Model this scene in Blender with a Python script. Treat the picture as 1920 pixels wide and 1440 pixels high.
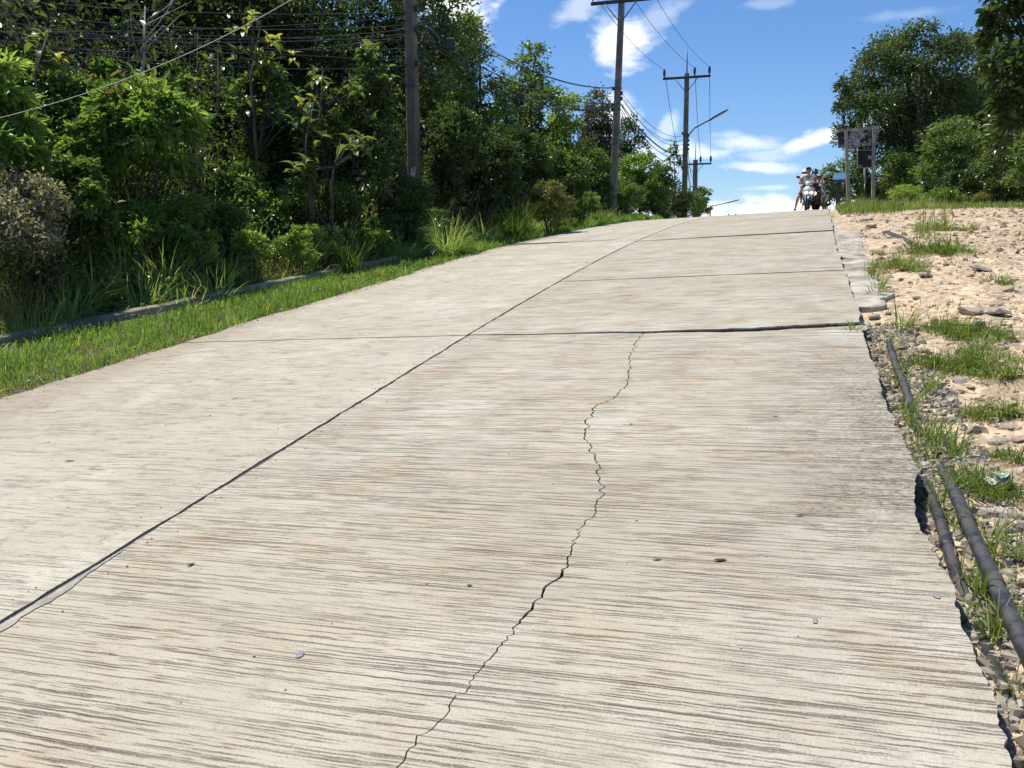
import bpy, math, random
import numpy as np
from mathutils import Vector, Matrix, noise as mnoise

R = math.radians
scene = bpy.context.scene
C = scene.collection
for o in list(bpy.data.objects):
    bpy.data.objects.remove(o)

# ------------------------------------------------------------------ camera
FPX, YH = 1580.0, 480.0                       # focal length and horizon row of the 1920 x 1440 photograph
PITCH = math.atan((720 - YH) / FPX)
CAM = np.array([0.0, 0.0, 1.6])
cam_d = bpy.data.cameras.new('camera')
cam_d.sensor_width = 36.0
cam_d.lens = 36.0 * FPX / 1920.0
cam_d.clip_start = 0.05
cam_d.clip_end = 6000.0
cam = bpy.data.objects.new('camera', cam_d)
C.objects.link(cam)
cam.location = CAM
cam.rotation_euler = (math.pi / 2 - PITCH, 0, 0)
scene.camera = cam

def ray(px, py):
    """World direction of a point of the photograph (unit step along the optical axis)."""
    x = (px - 960) / FPX
    u = (720 - py) / FPX
    cp, sp = math.cos(PITCH), math.sin(PITCH)
    return np.array([x, cp + sp * u, -sp + cp * u])

def at(px, py, t):
    return CAM + ray(px, py) * t

# ------------------------------------------------------------------ light
SUN_AZ, SUN_EL = R(-66), R(65)                # azimuth from +Y towards +X
SKY_STRENGTH, SUN_STRENGTH, EXPOSURE = 0.085, 4.8, 0.36
sd = bpy.data.lights.new('sun', 'SUN')
sd.energy = SUN_STRENGTH
sd.angle = R(0.53)
sd.color = (1.0, 0.95, 0.87)
sun = bpy.data.objects.new('sun', sd)
C.objects.link(sun)
sdir = Vector((math.sin(SUN_AZ) * math.cos(SUN_EL), math.cos(SUN_AZ) * math.cos(SUN_EL), math.sin(SUN_EL)))
sun.rotation_euler = sdir.to_track_quat('Z', 'Y').to_euler()
sun.location = sdir * 60

world = bpy.data.worlds.new('World')
scene.world = world
world.use_nodes = True

class NT:
    """Small helper for building node trees."""
    def __init__(self, tree):
        self.t = tree
        self.n = tree.nodes
        self.l = tree.links
    def node(self, typ, **kw):
        nd = self.n.new(typ)
        for k, v in kw.items():
            setattr(nd, k, v)
        return nd
    def set(self, sock, v):
        if isinstance(v, bpy.types.NodeSocket):
            self.l.new(v, sock)
        elif v is not None:
            if isinstance(v, (tuple, list)) and len(v) == 3 and sock.type == 'RGBA':
                v = (*v, 1.0)
            sock.default_value = v
    def math(self, op, a, b=None, c=None, clamp=False):
        nd = self.node('ShaderNodeMath', operation=op, use_clamp=clamp)
        self.set(nd.inputs[0], a)
        if b is not None: self.set(nd.inputs[1], b)
        if c is not None: self.set(nd.inputs[2], c)
        return nd.outputs[0]
    def vmath(self, op, a, b=None, out=0):
        nd = self.node('ShaderNodeVectorMath', operation=op)
        self.set(nd.inputs[0], a)
        if b is not None: self.set(nd.inputs[1], b)
        return nd.outputs[out]
    def comb(self, x, y, z):
        nd = self.node('ShaderNodeCombineXYZ')
        for i, v in enumerate((x, y, z)): self.set(nd.inputs[i], v)
        return nd.outputs[0]
    def sep(self, v):
        nd = self.node('ShaderNodeSeparateXYZ')
        self.set(nd.inputs[0], v)
        return nd.outputs
    def noise(self, vec, scale, detail=3, rough=0.55, out=0, dist=0.0):
        nd = self.node('ShaderNodeTexNoise')
        if vec is not None: self.set(nd.inputs['Vector'], vec)
        nd.inputs['Scale'].default_value = scale
        nd.inputs['Detail'].default_value = detail
        nd.inputs['Roughness'].default_value = rough
        nd.inputs['Distortion'].default_value = dist
        return nd.outputs[out]
    def ramp(self, fac, stops, interp='LINEAR'):
        nd = self.node('ShaderNodeValToRGB')
        self.set(nd.inputs[0], fac)
        cr = nd.color_ramp
        cr.interpolation = interp
        while len(cr.elements) < len(stops): cr.elements.new(0.5)
        for e, (p, c) in zip(cr.elements, stops):
            e.position = p
            e.color = (*c, 1.0) if not isinstance(c, (int, float)) else (c, c, c, 1.0)
        return nd.outputs[0]
    def mix(self, fac, a, b, mode='MIX'):
        nd = self.node('ShaderNodeMix', data_type='RGBA', blend_type=mode)
        self.set(nd.inputs[0], fac); self.set(nd.inputs[6], a); self.set(nd.inputs[7], b)
        return nd.outputs[2]
    def maprange(self, v, a, b, c=0.0, d=1.0, smooth=True):
        nd = self.node('ShaderNodeMapRange', interpolation_type='SMOOTHSTEP' if smooth else 'LINEAR')
        self.set(nd.inputs[0], v)
        for i, x in enumerate((a, b, c, d)): self.set(nd.inputs[1 + i], x)
        return nd.outputs[0]

w = NT(world.node_tree)
w.n.clear()
w_out = w.node('ShaderNodeOutputWorld')
w_bg = w.node('ShaderNodeBackground')
w.l.new(w_bg.outputs[0], w_out.inputs[0])
w_bg.inputs[1].default_value = SKY_STRENGTH
sky = w.node('ShaderNodeTexSky', sky_type='NISHITA')
sky.sun_disc = False
sky.sun_elevation = SUN_EL
sky.sun_rotation = SUN_AZ
sky.air_density = 1.0
sky.dust_density = 0.1
sky.ozone_density = 3.0
hsv = w.node('ShaderNodeHueSaturation')
hsv.inputs['Saturation'].default_value = 1.15
hsv.inputs['Value'].default_value = 1.14
w.l.new(sky.outputs[0], hsv.inputs['Color'])
tc = w.node('ShaderNodeTexCoord')
dx, dy, dz = w.sep(tc.outputs['Generated'])
az = w.math('ARCTAN2', dx, dy)
el = w.math('ARCSINE', dz)
ae = w.comb(az, el, 0.0)
# the clouds of the day: each has its own place, size and softness; noise frays the edges
wv = w.comb(w.math('MULTIPLY', az, 1.0), w.math('MULTIPLY', el, 1.9), 0.0)
n1 = w.noise(wv, 13.0, 6, 0.6)
n2 = w.noise(wv, 34.0, 5, 0.62)
fray = w.math('ADD', w.math('MULTIPLY', w.math('SUBTRACT', n1, 0.5), 2.3), w.math('MULTIPLY', w.math('SUBTRACT', n2, 0.5), 1.1))
CLOUDS = [  # px, py, half width, half height, strength, tilt
    (868, 0, 78, 62, 1.2, 0.0), (985, -110, 120, 60, .9, 0.0), (1168, 84, 76, 46, 0.85, -.15), (1085, 12, 58, 22, 0.42, -.5), (1235, 35, 70, 26, 0.30, -.5),
    (1405, 266, 78, 20, 0.62, .05), (1545, 258, 100, 17, 0.85, -.22), (1300, 285, 70, 17, 0.62, .1), (1430, 291, 55, 13, 0.35, 0.0),
    (1425, 314, 75, 11, 0.6, .08), (1165, 212, 52, 36, 1.0, .75), (1254, 235, 17, 26, 0.42, .5), (1440, 352, 60, 6, 0.35, 0.0),
    (1430, 402, 150, 34, 1.5, -.05), (1580, 408, 120, 40, 1.25, 0.0), (1215, 290, 70, 30, 0.55, .5), (1205, 415, 110, 30, 1.2, 0.0), (1440, 8, 50, 12, .2, 0.0), (1700, 28, 90, 10, .16, 0.0), (1640, 100, 14, 12, .2, 0),
]
mask = None
for px, py, hw, hh, st, tilt in CLOUDS:
    d = ray(px, py); d = d / np.linalg.norm(d)
    a0, e0 = math.atan2(d[0], d[1]), math.asin(d[2])
    ka, ke = hw / FPX * 0.92, hh / FPX
    mp = w.node('ShaderNodeMapping', vector_type='TEXTURE')
    w.l.new(ae, mp.inputs['Vector'])
    mp.inputs['Location'].default_value = (a0, e0, 0)
    mp.inputs['Rotation'].default_value = (0, 0, -tilt)
    mp.inputs['Scale'].default_value = (ka, ke, 1)
    r = w.vmath('LENGTH', mp.outputs[0], out=1)
    m = w.math('SUBTRACT', 1.0, w.math('ADD', r, fray))
    m = w.math('MULTIPLY', w.maprange(m, -0.12, 0.75), st)
    mask = m if mask is None else w.math('MAXIMUM', mask, m)
# fair weather clouds for the rest of the sky, fading in beside the frame
pl = w.vmath('DIVIDE', tc.outputs['Generated'], w.comb(*(w.math('MAXIMUM', w.math('ADD', dz, 0.12), 0.05),) * 3))
gen = w.maprange(w.noise(pl, 1.7, 7, 0.6), 0.56, 0.72)
away = w.math('MAXIMUM', w.maprange(w.math('ABSOLUTE', w.math('SUBTRACT', az, 0.24)), 0.36, 0.75), w.maprange(el, 0.36, 0.75))
mask = w.math('MAXIMUM', mask, w.math('MULTIPLY', w.math('MULTIPLY', gen, away), 0.8))
mask = w.math('MINIMUM', w.math('MULTIPLY', mask, w.maprange(dz, -0.02, 0.02)), 1.0)
cloud_col = w.mix(n2, (10.6, 11.0, 11.7), (12.6, 12.7, 12.8))
w.l.new(w.mix(mask, w.mix(1.0, hsv.outputs[0], (.90, 1.0, 1.18), 'MULTIPLY'), cloud_col), w_bg.inputs[0])

vs = scene.view_settings
scene.display_settings.display_device = 'sRGB'
vs.view_transform = 'Standard'
vs.look = 'None'
vs.exposure = EXPOSURE
vs.gamma = 1.0
vs.use_curve_mapping = False
scene.render.engine = 'CYCLES'
scene.cycles.max_bounces = 6
scene.cycles.diffuse_bounces = 3
scene.cycles.transmission_bounces = 3
scene.cycles.glossy_bounces = 2
scene.cycles.transparent_max_bounces = 4
scene.cycles.caustics_reflective = False
scene.cycles.caustics_refractive = False
scene.cycles.sample_clamp_indirect = 4.0

# ------------------------------------------------------------------ helpers
def rng_(seed): return np.random.default_rng(seed)

def link(name, me, mat, parent=None, loc=None):
    o = bpy.data.objects.new(name, me)
    C.objects.link(o)
    if mat is not None and len(me.materials) == 0:
        for m in (mat if isinstance(mat, (list, tuple)) else [mat]): me.materials.append(m)
    if parent is not None: o.parent = parent
    if loc is not None: o.location = loc
    return o

def tag(o, label=None, cat=None, group=None, kind=None):
    for k, v in (('label', label), ('category', cat), ('group', group), ('kind', kind)):
        if v: o[k] = v
    return o

def empty(name, loc, label, cat, group=None, rz=0.0):
    o = bpy.data.objects.new(name, None)
    C.objects.link(o)
    o.empty_display_size = 0.2
    o.location = loc
    o.rotation_euler = (0, 0, rz)
    return tag(o, label, cat, group)

def np_mesh(name, V, F, attr=None, uv=None, smooth=False):
    """Fast mesh of N equal polygons: V (n,3), F (m,k); attr = per-face float 'rnd'; uv = per-vertex (n,2)."""
    V = np.asarray(V, dtype=np.float32); F = np.asarray(F, dtype=np.int32)
    me = bpy.data.meshes.new(name)
    m, k = F.shape
    me.vertices.add(len(V)); me.vertices.foreach_set('co', V.ravel())
    me.loops.add(m * k); me.loops.foreach_set('vertex_index', F.ravel())
    me.polygons.add(m); me.polygons.foreach_set('loop_start', np.arange(0, m * k, k, dtype=np.int32))
    me.polygons.foreach_set('use_smooth', np.full(m, bool(smooth)))
    if attr is not None:
        a = me.attributes.new('rnd', 'FLOAT', 'FACE')
        a.data.foreach_set('value', np.asarray(attr, dtype=np.float32))
    if uv is not None:
        l = me.uv_layers.new(name='UVMap')
        l.data.foreach_set('uv', np.asarray(uv, dtype=np.float32)[F.ravel()].ravel())
    me.update(calc_edges=True)
    return me

class MB:
    """Collects simple shapes into one mesh."""
    def __init__(self):
        self.v = []; self.f = []; self.sm = []
    def add(self, vs, fs, smooth=False, M=None):
        b = len(self.v)
        if M is not None: vs = [M @ Vector(v) for v in vs]
        self.v += [tuple(v) for v in vs]
        self.f += [tuple(i + b for i in f) for f in fs]
        self.sm += [smooth] * len(fs)
        return self
    def box(self, c, s, M=None, bev=0.0):
        x, y, z = (d / 2 for d in s)
        if bev <= 0:
            vs = [(c[0] + i * x, c[1] + j * y, c[2] + k * z) for k in (-1, 1) for j in (-1, 1) for i in (-1, 1)]
            return self.add(vs, [(0, 2, 3, 1), (4, 5, 7, 6), (0, 1, 5, 4), (2, 6, 7, 3), (0, 4, 6, 2), (1, 3, 7, 5)], False, M)
        b = min(bev, x * .9, y * .9, z * .9)
        rings = []
        for zz, ins in ((-z, b), (-z + b, 0), (z - b, 0), (z, b)):
            xx, yy = x - ins, y - ins
            bb = b * .6
            rings.append([(c[0] + px, c[1] + py, c[2] + zz) for px, py in
                          ((-xx + bb, -yy), (xx - bb, -yy), (xx, -yy + bb), (xx, yy - bb), (xx - bb, yy), (-xx + bb, yy), (-xx, yy - bb), (-xx, -yy + bb))])
        return self.loft(rings, M=M, smooth=False)
    def loft(self, rings, cap=True, M=None, smooth=True, closed=True):
        n = len(rings[0]); vs = [p for r in rings for p in r]; fs = []
        for i in range(len(rings) - 1):
            for j in range(n if closed else n - 1):
                a, b2 = i * n + j, i * n + (j + 1) % n
                fs.append((a, b2, b2 + n, a + n))
        if cap and closed:
            fs.append(tuple(range(n - 1, -1, -1))); k = (len(rings) - 1) * n
            fs.append(tuple(range(k, k + n)))
        return self.add(vs, fs, smooth, M)
    def tube(self, pts, rad, n=8, M=None, cap=True, flat=1.0, smooth=True):
        pts = [Vector(p) for p in pts]
        if isinstance(rad, (int, float)): rad = [rad] * len(pts)
        rings = []; up = None
        for i, p in enumerate(pts):
            d = (pts[min(i + 1, len(pts) - 1)] - pts[max(i - 1, 0)])
            d = d.normalized() if d.length > 1e-9 else Vector((0, 0, 1))
            if up is None:
                up = Vector((0, 0, 1)) if abs(d.z) < 0.9 else Vector((1, 0, 0))
            u = d.cross(up)
            if u.length < 1e-6: u = d.orthogonal()
            u.normalize(); v = u.cross(d).normalized(); up = v
            rings.append([p + (u * math.cos(2 * math.pi * k / n) + v * math.sin(2 * math.pi * k / n) * flat) * rad[i] for k in range(n)])
        return self.loft(rings, cap, M, smooth)
    def ell(self, c, r, M=None, nu=12, nv=8):
        rings = []
        for i in range(nv + 1):
            th = math.pi * min(max(i / nv, 0.02), 0.98)
            rings.append([(c[0] + r[0] * math.sin(th) * math.cos(2 * math.pi * k / nu), c[1] + r[1] * math.sin(th) * math.sin(2 * math.pi * k / nu), c[2] - r[2] * math.cos(th)) for k in range(nu)])
        return self.loft(rings, True, M, True)
    def torus(self, c, R1, r1, axis='X', nu=24, nv=8, M=None):
        vs = []; fs = []
        for i in range(nu):
            a = 2 * math.pi * i / nu
            for j in range(nv):
                b = 2 * math.pi * j / nv
                q, h = R1 + r1 * math.cos(b), r1 * math.sin(b)
                p = (h, q * math.cos(a), q * math.sin(a)) if axis == 'X' else ((q * math.cos(a), h, q * math.sin(a)) if axis == 'Y' else (q * math.cos(a), q * math.sin(a), h))
                vs.append((p[0] + c[0], p[1] + c[1], p[2] + c[2]))
                fs.append((i * nv + j, ((i + 1) % nu) * nv + j, ((i + 1) % nu) * nv + (j + 1) % nv, i * nv + (j + 1) % nv))
        return self.add(vs, fs, True, M)
    def build(self, name, mat, parent=None, loc=None):
        me = bpy.data.meshes.new(name)
        me.from_pydata(self.v, [], self.f)
        me.polygons.foreach_set('use_smooth', np.array(self.sm, dtype=bool))
        me.update()
        return link(name, me, mat, parent, loc)

def fbm(x, y, seed=0, octaves=4, lac=2.1, gain=0.5):
    """Vectorised value noise, about -1..1."""
    x = np.asarray(x, dtype=float); y = np.asarray(y, dtype=float)
    tot = np.zeros(np.broadcast(x, y).shape); amp = 1.0; norm = 0.0; fq = 1.0
    for o in range(octaves):
        xx, yy = x * fq + 17.3 * o, y * fq - 9.1 * o
        xi, yi = np.floor(xx).astype(np.int64), np.floor(yy).astype(np.int64)
        xf, yf = xx - xi, yy - yi
        xf = xf * xf * (3 - 2 * xf); yf = yf * yf * (3 - 2 * yf)
        def h(i, j):
            q = (i * 374761393 + j * 668265263 + (seed + o * 101) * 974634777) & 0xffffffff
            q = ((q ^ (q >> 13)) * 1274126177) & 0xffffffff
            return ((q ^ (q >> 16)) & 0xffff) / 32767.5 - 1.0
        val = (h(xi, yi) * (1 - xf) + h(xi + 1, yi) * xf) * (1 - yf) + (h(xi, yi + 1) * (1 - xf) + h(xi + 1, yi + 1) * xf) * yf
        tot += val * amp; norm += amp; amp *= gain; fq *= lac
    return tot / norm

# ------------------------------------------------------------------ the lie of the land, in road coordinates (s along, l across to the right)
AZ = R(18.325)
SD = np.array([math.sin(AZ), math.cos(AZ)])
LD = np.array([math.cos(AZ), -math.sin(AZ)])
CF, SL, KD, S0 = 0.047, 0.135, 0.0036, 7.0

def shift(s):
    return 0.0008 * np.clip(np.asarray(s, dtype=float) - 7.0, 0, 70) ** 2
def grade(s):
    """Height of the road's line at l = 0: a steep ramp that rounds over a crest."""
    s = np.asarray(s, dtype=float)
    e = np.maximum(s - S0, 0)
    e1 = np.minimum(e, 80)
    z = SL * np.minimum(s, S0) + SL * e - 0.5 * KD * e1 ** 2 - KD * 80 * (e - e1)
    e2 = np.clip(s - 32, 0, 25)
    return z - 0.5 * .006 * e2 ** 2 - .006 * 25 * np.maximum(0, s - 57)
def plane(s, l):
    l = np.asarray(l, dtype=float)
    return grade(s) + CF * np.clip(l, -8.5, 0.9)
def xy(s, l):
    s = np.asarray(s, dtype=float); l = np.asarray(l, dtype=float) + shift(s)
    return s * SD[0] + l * LD[0], s * SD[1] + l * LD[1]
def sl(x, y):
    s = x * SD[0] + y * SD[1]
    return s, x * LD[0] + y * LD[1] - shift(s)
L_C, L_R = -2.87, 0.57                       # centre joint, right-hand edge
def l_left(s): return np.interp(s, [0, 5.3, 7.3, 11.5, 16, 20, 25, 45, 90], [-6.5, -6.31, -6.07, -5.75, -5.75, -5.55, -5.4, -5.6, -5.6])
def l_kerb(s): return np.interp(s, [0, 5, 7.8, 9.5, 12.4, 15, 40, 90], [-10.4, -9.35, -8.5, -7.95, -7.3, -7.0, -7.0, -7.0])
def bank(s, l):
    """Height of the wooded bank above the road's plane."""
    u = l_kerb(s) - np.asarray(l, dtype=float)
    fade = np.interp(s, [-20, 14, 24, 36, 60, 100], [1, 1, .75, .42, .2, .1])
    rise = np.interp(u, [0, .25, .45, .8, 2.0, 9, 16, 40], [-.04, -.22, -.22, 0.05, 0.95, 6.6, 9.6, 12])
    return rise * np.where(rise > 0, fade, 1)
def dirt(s, l):
    """Height of the stony ground right of the road, relative to the road's plane."""
    s = np.asarray(s, dtype=float); l = np.asarray(l, dtype=float)
    d = l - L_R
    g = np.interp(d, [-.3, 0, .12, .5, .8, 1.6, 4, 12, 40], [-.2, -.125, -.12, -.115, -.06, -.045, -.02, 0.05, -1.5])
    near = np.interp(s, [0, 2.2, 3.6, 5, 9, 16, 24], [.72, .8, 1, 1, .7, .35, .2])
    g = np.where(d < 1.6, g * near - .02, g * np.clip(near + .4, 0, 1))
    rough = np.clip(d / .6, 0.15, 1) * np.interp(s, [22, 28], [1, .35])
    return g + rough * (0.07 * fbm(s * .55, l * .55, 3, 3) + 0.045 * fbm(s * 2.2, l * 2.2, 4, 3) + 0.028 * fbm(s * 7, l * 7, 5, 3) * np.clip(d, 0, 1))
def ground_sl(s, l):
    s = np.asarray(s, dtype=float); l = np.asarray(l, dtype=float)
    z = plane(s, l)
    return z + np.where(l > L_R, dirt(s, l), np.where(l < l_kerb(s), bank(s, l), np.where(l < l_left(s), -.025, 0)))
def ground(x, y):
    s, l = sl(x, y)
    return float(ground_sl(s, l))
def z_at(x, y, py):
    """Height at which the upright through (x, y) passes the picture row py."""
    u = (720 - py) / FPX
    return 1.6 + y * (-math.sin(PITCH) + math.cos(PITCH) * u) / (math.cos(PITCH) + math.sin(PITCH) * u)
def spot(px, t, py=440):
    p = at(px, py, t)
    return Vector((p[0], p[1], ground(p[0], p[1])))
def on_ground(px, py, far=60):
    """The point of the ground seen at a point of the photograph."""
    tt = 1.0 * 1.02 ** np.arange(int(math.log(far) / math.log(1.02)) + 1)
    rr = ray(px, py)
    for _ in range(3):
        P = CAM + rr * tt[:, None]
        s_, l_ = sl(P[:, 0], P[:, 1])
        below = np.nonzero(P[:, 2] < ground_sl(s_, l_))[0]
        if len(below) == 0: tt = tt[-2:]; break
        k = max(1, int(below[0]))
        tt = np.linspace(tt[k - 1], tt[k], 12)
    t = float(tt[-1] if len(below) == 0 else tt[0])
    p = CAM + rr * t
    return Vector((p[0], p[1], ground(p[0], p[1]))), t

# ------------------------------------------------------------------ materials
def new_mat(name):
    m = bpy.data.materials.new(name)
    m.use_nodes = True
    t = NT(m.node_tree)
    bsdf = t.n['Principled BSDF']
    return m, t, bsdf

def simple(name, col, rough=0.6, metal=0.0, var=0.12, scale=6.0, bump=0.0, spec=0.5, col2=None, bscale=None):
    m, t, b = new_mat(name)
    tcn = t.node('ShaderNodeTexCoord').outputs['Object']
    n = t.noise(tcn, scale, 5, .6)
    if col2 is None: col2 = tuple(c * (1 - 2.2 * var) for c in col)
    t.set(b.inputs['Base Color'], t.ramp(n, [(0.3, col2), (0.62, col)]))
    b.inputs['Roughness'].default_value = rough
    b.inputs['Metallic'].default_value = metal
    b.inputs['Specular IOR Level'].default_value = spec
    if bump:
        bp = t.node('ShaderNodeBump')
        bp.inputs['Strength'].default_value = bump
        bp.inputs['Distance'].default_value = 0.02
        t.set(bp.inputs['Height'], t.noise(tcn, bscale or scale * 4, 5, .65))
        t.l.new(bp.outputs[0], b.inputs['Normal'])
    return m

def leaf_mat(name, stops, rough=0.42, trans=0.3, spec=0.5, tmul=(2.0, 1.9, .8)):
    """Leaf: per-leaf colour from the 'rnd' attribute, glossy face, light through it."""
    m, t, b = new_mat(name)
    at_ = t.node('ShaderNodeAttribute', attribute_name='rnd')
    oi = t.node('ShaderNodeObjectInfo')
    f = t.math('ADD', t.math('MULTIPLY', at_.outputs['Fac'], .88), t.math('MULTIPLY', oi.outputs['Random'], .12))
    col = t.ramp(f, stops)
    t.set(b.inputs['Base Color'], col)
    b.inputs['Roughness'].default_value = rough
    b.inputs['Specular IOR Level'].default_value = spec
    tr = t.node('ShaderNodeBsdfTranslucent')
    t.set(tr.inputs[0], t.mix(1.0, col, tmul, 'MULTIPLY'))
    mx = t.node('ShaderNodeMixShader')
    mx.inputs[0].default_value = trans
    t.l.new(b.outputs[0], mx.inputs[1]); t.l.new(tr.outputs[0], mx.inputs[2])
    t.l.new(mx.outputs[0], t.n['Material Output'].inputs[0])
    return m

def concrete_mat(name, groove):
    """Old broom-finished road concrete. UV are metres: u across the road, v along it."""
    m, t, b = new_mat(name)
    uv = t.node('ShaderNodeUVMap').outputs[0]
    u, v, _ = t.sep(uv)
    wob = t.noise(uv, .45, 2, .5)
    wob2 = t.noise(t.vmath('MULTIPLY', uv, (1.0, 2.2, 1)), 3.0, 2, .5)
    vv = t.math('ADD', v, t.math('ADD', t.math('MULTIPLY', wob, .06), t.math('MULTIPLY', wob2, .008)))
    tiny = t.noise(t.comb(t.math('MULTIPLY', u, 14.0), t.math('MULTIPLY', v, 20.0), 2.0), 1.0, 2, .5)
    vv = t.math('ADD', vv, t.math('MULTIPLY', t.math('SUBTRACT', tiny, .5), .010))
    def broom(F, w0, w1, lo, hi, seed, ulen):
        """Parallel broom strokes F to the metre; each has its own strength and width and fades in and out along its length."""
        ph = t.math('MULTIPLY', vv, F)
        idx = t.math('FLOOR', ph)
        d = t.math('ABSOLUTE', t.math('SUBTRACT', t.math('FRACT', ph), .5))
        own = t.noise(t.comb(t.math('MULTIPLY', u, ulen), t.math('MULTIPLY', idx, 7.31), seed), 1.0, 3, .6)
        st = t.maprange(own, lo, hi)
        wd = t.math('ADD', w0, t.math('MULTIPLY', st, w1 - w0))
        edge_ = t.math('SUBTRACT', 1.0, t.math('DIVIDE', d, wd), clamp=True)
        return t.math('MULTIPLY', t.math('POWER', edge_, .55), st)
    b1 = broom(29.0, .02, .105, .44, .62, 1.7, 1.3)
    b2 = broom(17.0, .02, .065, .50, .64, 5.2, .6)
    b3 = broom(76.0, .08, .32, .46, .62, 8.8, 3.4)
    b4 = broom(47.0, .04, .17, .46, .63, 3.4, 2.1)
    ragged = t.maprange(t.noise(t.comb(u, v, 4.4), 120.0, 3, .7), .34, .54, .25, 1.0)
    g2 = tiny
    amp = t.noise(t.comb(t.math('MULTIPLY', u, 1.7), t.math('MULTIPLY', v, 4.5), 5.0), 1.0, 4, .65)
    grain = t.noise(t.comb(u, v, 0), 95.0, 4, .7)
    gritty = t.noise(t.comb(u, v, 7.7), 150.0, 3, .65)
    patch = t.noise(uv, .55, 5, .62)
    patch2 = t.noise(uv, 2.1, 5, .6)
    mott = t.noise(t.comb(t.math('MULTIPLY', u, 6.0), t.math('MULTIPLY', v, 10.0), 1.0), 1.0, 6, .72)
    wear = t.maprange(t.math('ADD', t.math('MULTIPLY', patch2, .6), t.math('MULTIPLY', patch, .5)), .36, .68)
    if groove > .5:
        lines = t.math('MAXIMUM', t.math('MULTIPLY', t.math('MAXIMUM', b1, t.math('MULTIPLY', t.math('MAXIMUM', b3, b4), .85)), ragged), b2)
        lines = t.math('MULTIPLY', lines, t.maprange(t.math('ADD', t.math('MULTIPLY', amp, .6), t.math('MULTIPLY', wear, .25)), .22, .55, .38, 1.0))
    else:
        lines = t.math('MULTIPLY', t.math('MULTIPLY', t.math('MAXIMUM', b3, t.math('MULTIPLY', b4, .6)), ragged), t.maprange(amp, .35, .6, .2, .75))
    speck = t.maprange(mott, .30, .47, 1.0, 0.0)
    base = t.ramp(patch, [(.25, (.40, .36, .265)), (.48, (.465, .424, .322)), (.72, (.52, .482, .38))])
    base = t.mix(t.maprange(patch2, .42, .75), base, (.455, .365, .255) if groove > .5 else (.44, .395, .305))
    base = t.mix(t.maprange(t.noise(t.comb(u, v, 12.0), 1.3, 4, .6), .5, .7), base, (.54, .497, .395))
    grime = t.maprange(t.noise(t.comb(t.math('MULTIPLY', u, .8), v, 20.0), .62, 6, .68), .46, .66)
    base = t.mix(t.math('MULTIPLY', t.math('MULTIPLY', grime, t.maprange(v, 6.5, 2.5, .25, 1.0)), .5), base, (.33, .285, .215))
    base = t.mix(t.math('MULTIPLY', t.maprange(grain, .34, .50, 1.0, 0.0), .42), base, (.24, .205, .165))
    base = t.mix(t.math('MULTIPLY', t.math('MULTIPLY', speck, ragged), .85 if groove < .5 else .40), base, (.20, .172, .14))
    pits = t.math('MULTIPLY', t.maprange(gritty, .30, .44, 1.0, 0.0), t.maprange(mott, .36, .58, 1.0, .25))
    base = t.mix(t.math('MULTIPLY', pits, .72), base, (.15, .118, .085))
    base = t.mix(t.maprange(gritty, .60, .72, 0.0, .35), base, (.66, .61, .51))
    base = t.mix(t.math('MULTIPLY', lines, .95), base, (.060, .045, .032))
    # dark lichen and soot growing in from the broken right-hand edge of the first slab
    ew = t.math('ADD', t.math('SUBTRACT', u, L_R), t.math('MULTIPLY', t.math('SUBTRACT', patch2, .5), 1.2))
    edge = t.maprange(ew, -.95, .12, 0.0, 1.0)
    along = t.math('MULTIPLY', t.maprange(v, 3.1, 4.0), t.maprange(v, 7.6, 5.2))
    along = t.math('ADD', t.math('MULTIPLY', along, .85), .16)
    stain = t.math('MULTIPLY', t.math('MULTIPLY', edge, along), t.maprange(t.math('ADD', t.math('MULTIPLY', g2, .5), t.math('MULTIPLY', mott, .6)), .46, .70, 1.0, .25))
    fine_ = t.maprange(t.noise(t.comb(t.math('MULTIPLY', u, .6), v, 6.6), 60.0, 4, .75), .40, .58, 1.0, .22)
    base = t.mix(t.math('MULTIPLY', t.math('MULTIPLY', stain, fine_), .95), base, (.075, .068, .058))
    # dust and earth washed along the left edge, tyre grime along each lane
    base = t.mix(t.math('MULTIPLY', t.maprange(t.math('ADD', u, t.math('MULTIPLY', mott, .5)), -5.05, -5.75), .62), base, (.30, .235, .165))
    trk = t.math('ABSOLUTE', t.math('SUBTRACT', t.math('PINGPONG', t.math('ADD', u, 8.6), .86), .43))
    base = t.mix(t.math('MULTIPLY', t.maprange(trk, .05, .34), t.math('MULTIPLY', t.maprange(patch, .35, .65), .18)), base, (.30, .265, .225))
    spot_ = t.node('ShaderNodeTexVoronoi')
    t.set(spot_.inputs['Vector'], t.comb(u, v, 0)); spot_.inputs['Scale'].default_value = 2.6
    base = t.mix(t.maprange(spot_.outputs['Distance'], .024, .012), base, (.07, .06, .05))
    t.set(b.inputs['Base Color'], base)
    b.inputs['Roughness'].default_value = .88
    b.inputs['Specular IOR Level'].default_value = .25
    h = t.math('SUBTRACT', t.math('ADD', t.math('MULTIPLY', grain, .35), t.math('ADD', t.math('MULTIPLY', mott, .7), t.math('MULTIPLY', gritty, .25))), t.math('MULTIPLY', lines, .9))
    bp = t.node('ShaderNodeBump')
    bp.inputs['Strength'].default_value = .75
    bp.inputs['Distance'].default_value = .012
    t.set(bp.inputs['Height'], h)
    t.l.new(bp.outputs[0], b.inputs['Normal'])
    return m

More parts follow.
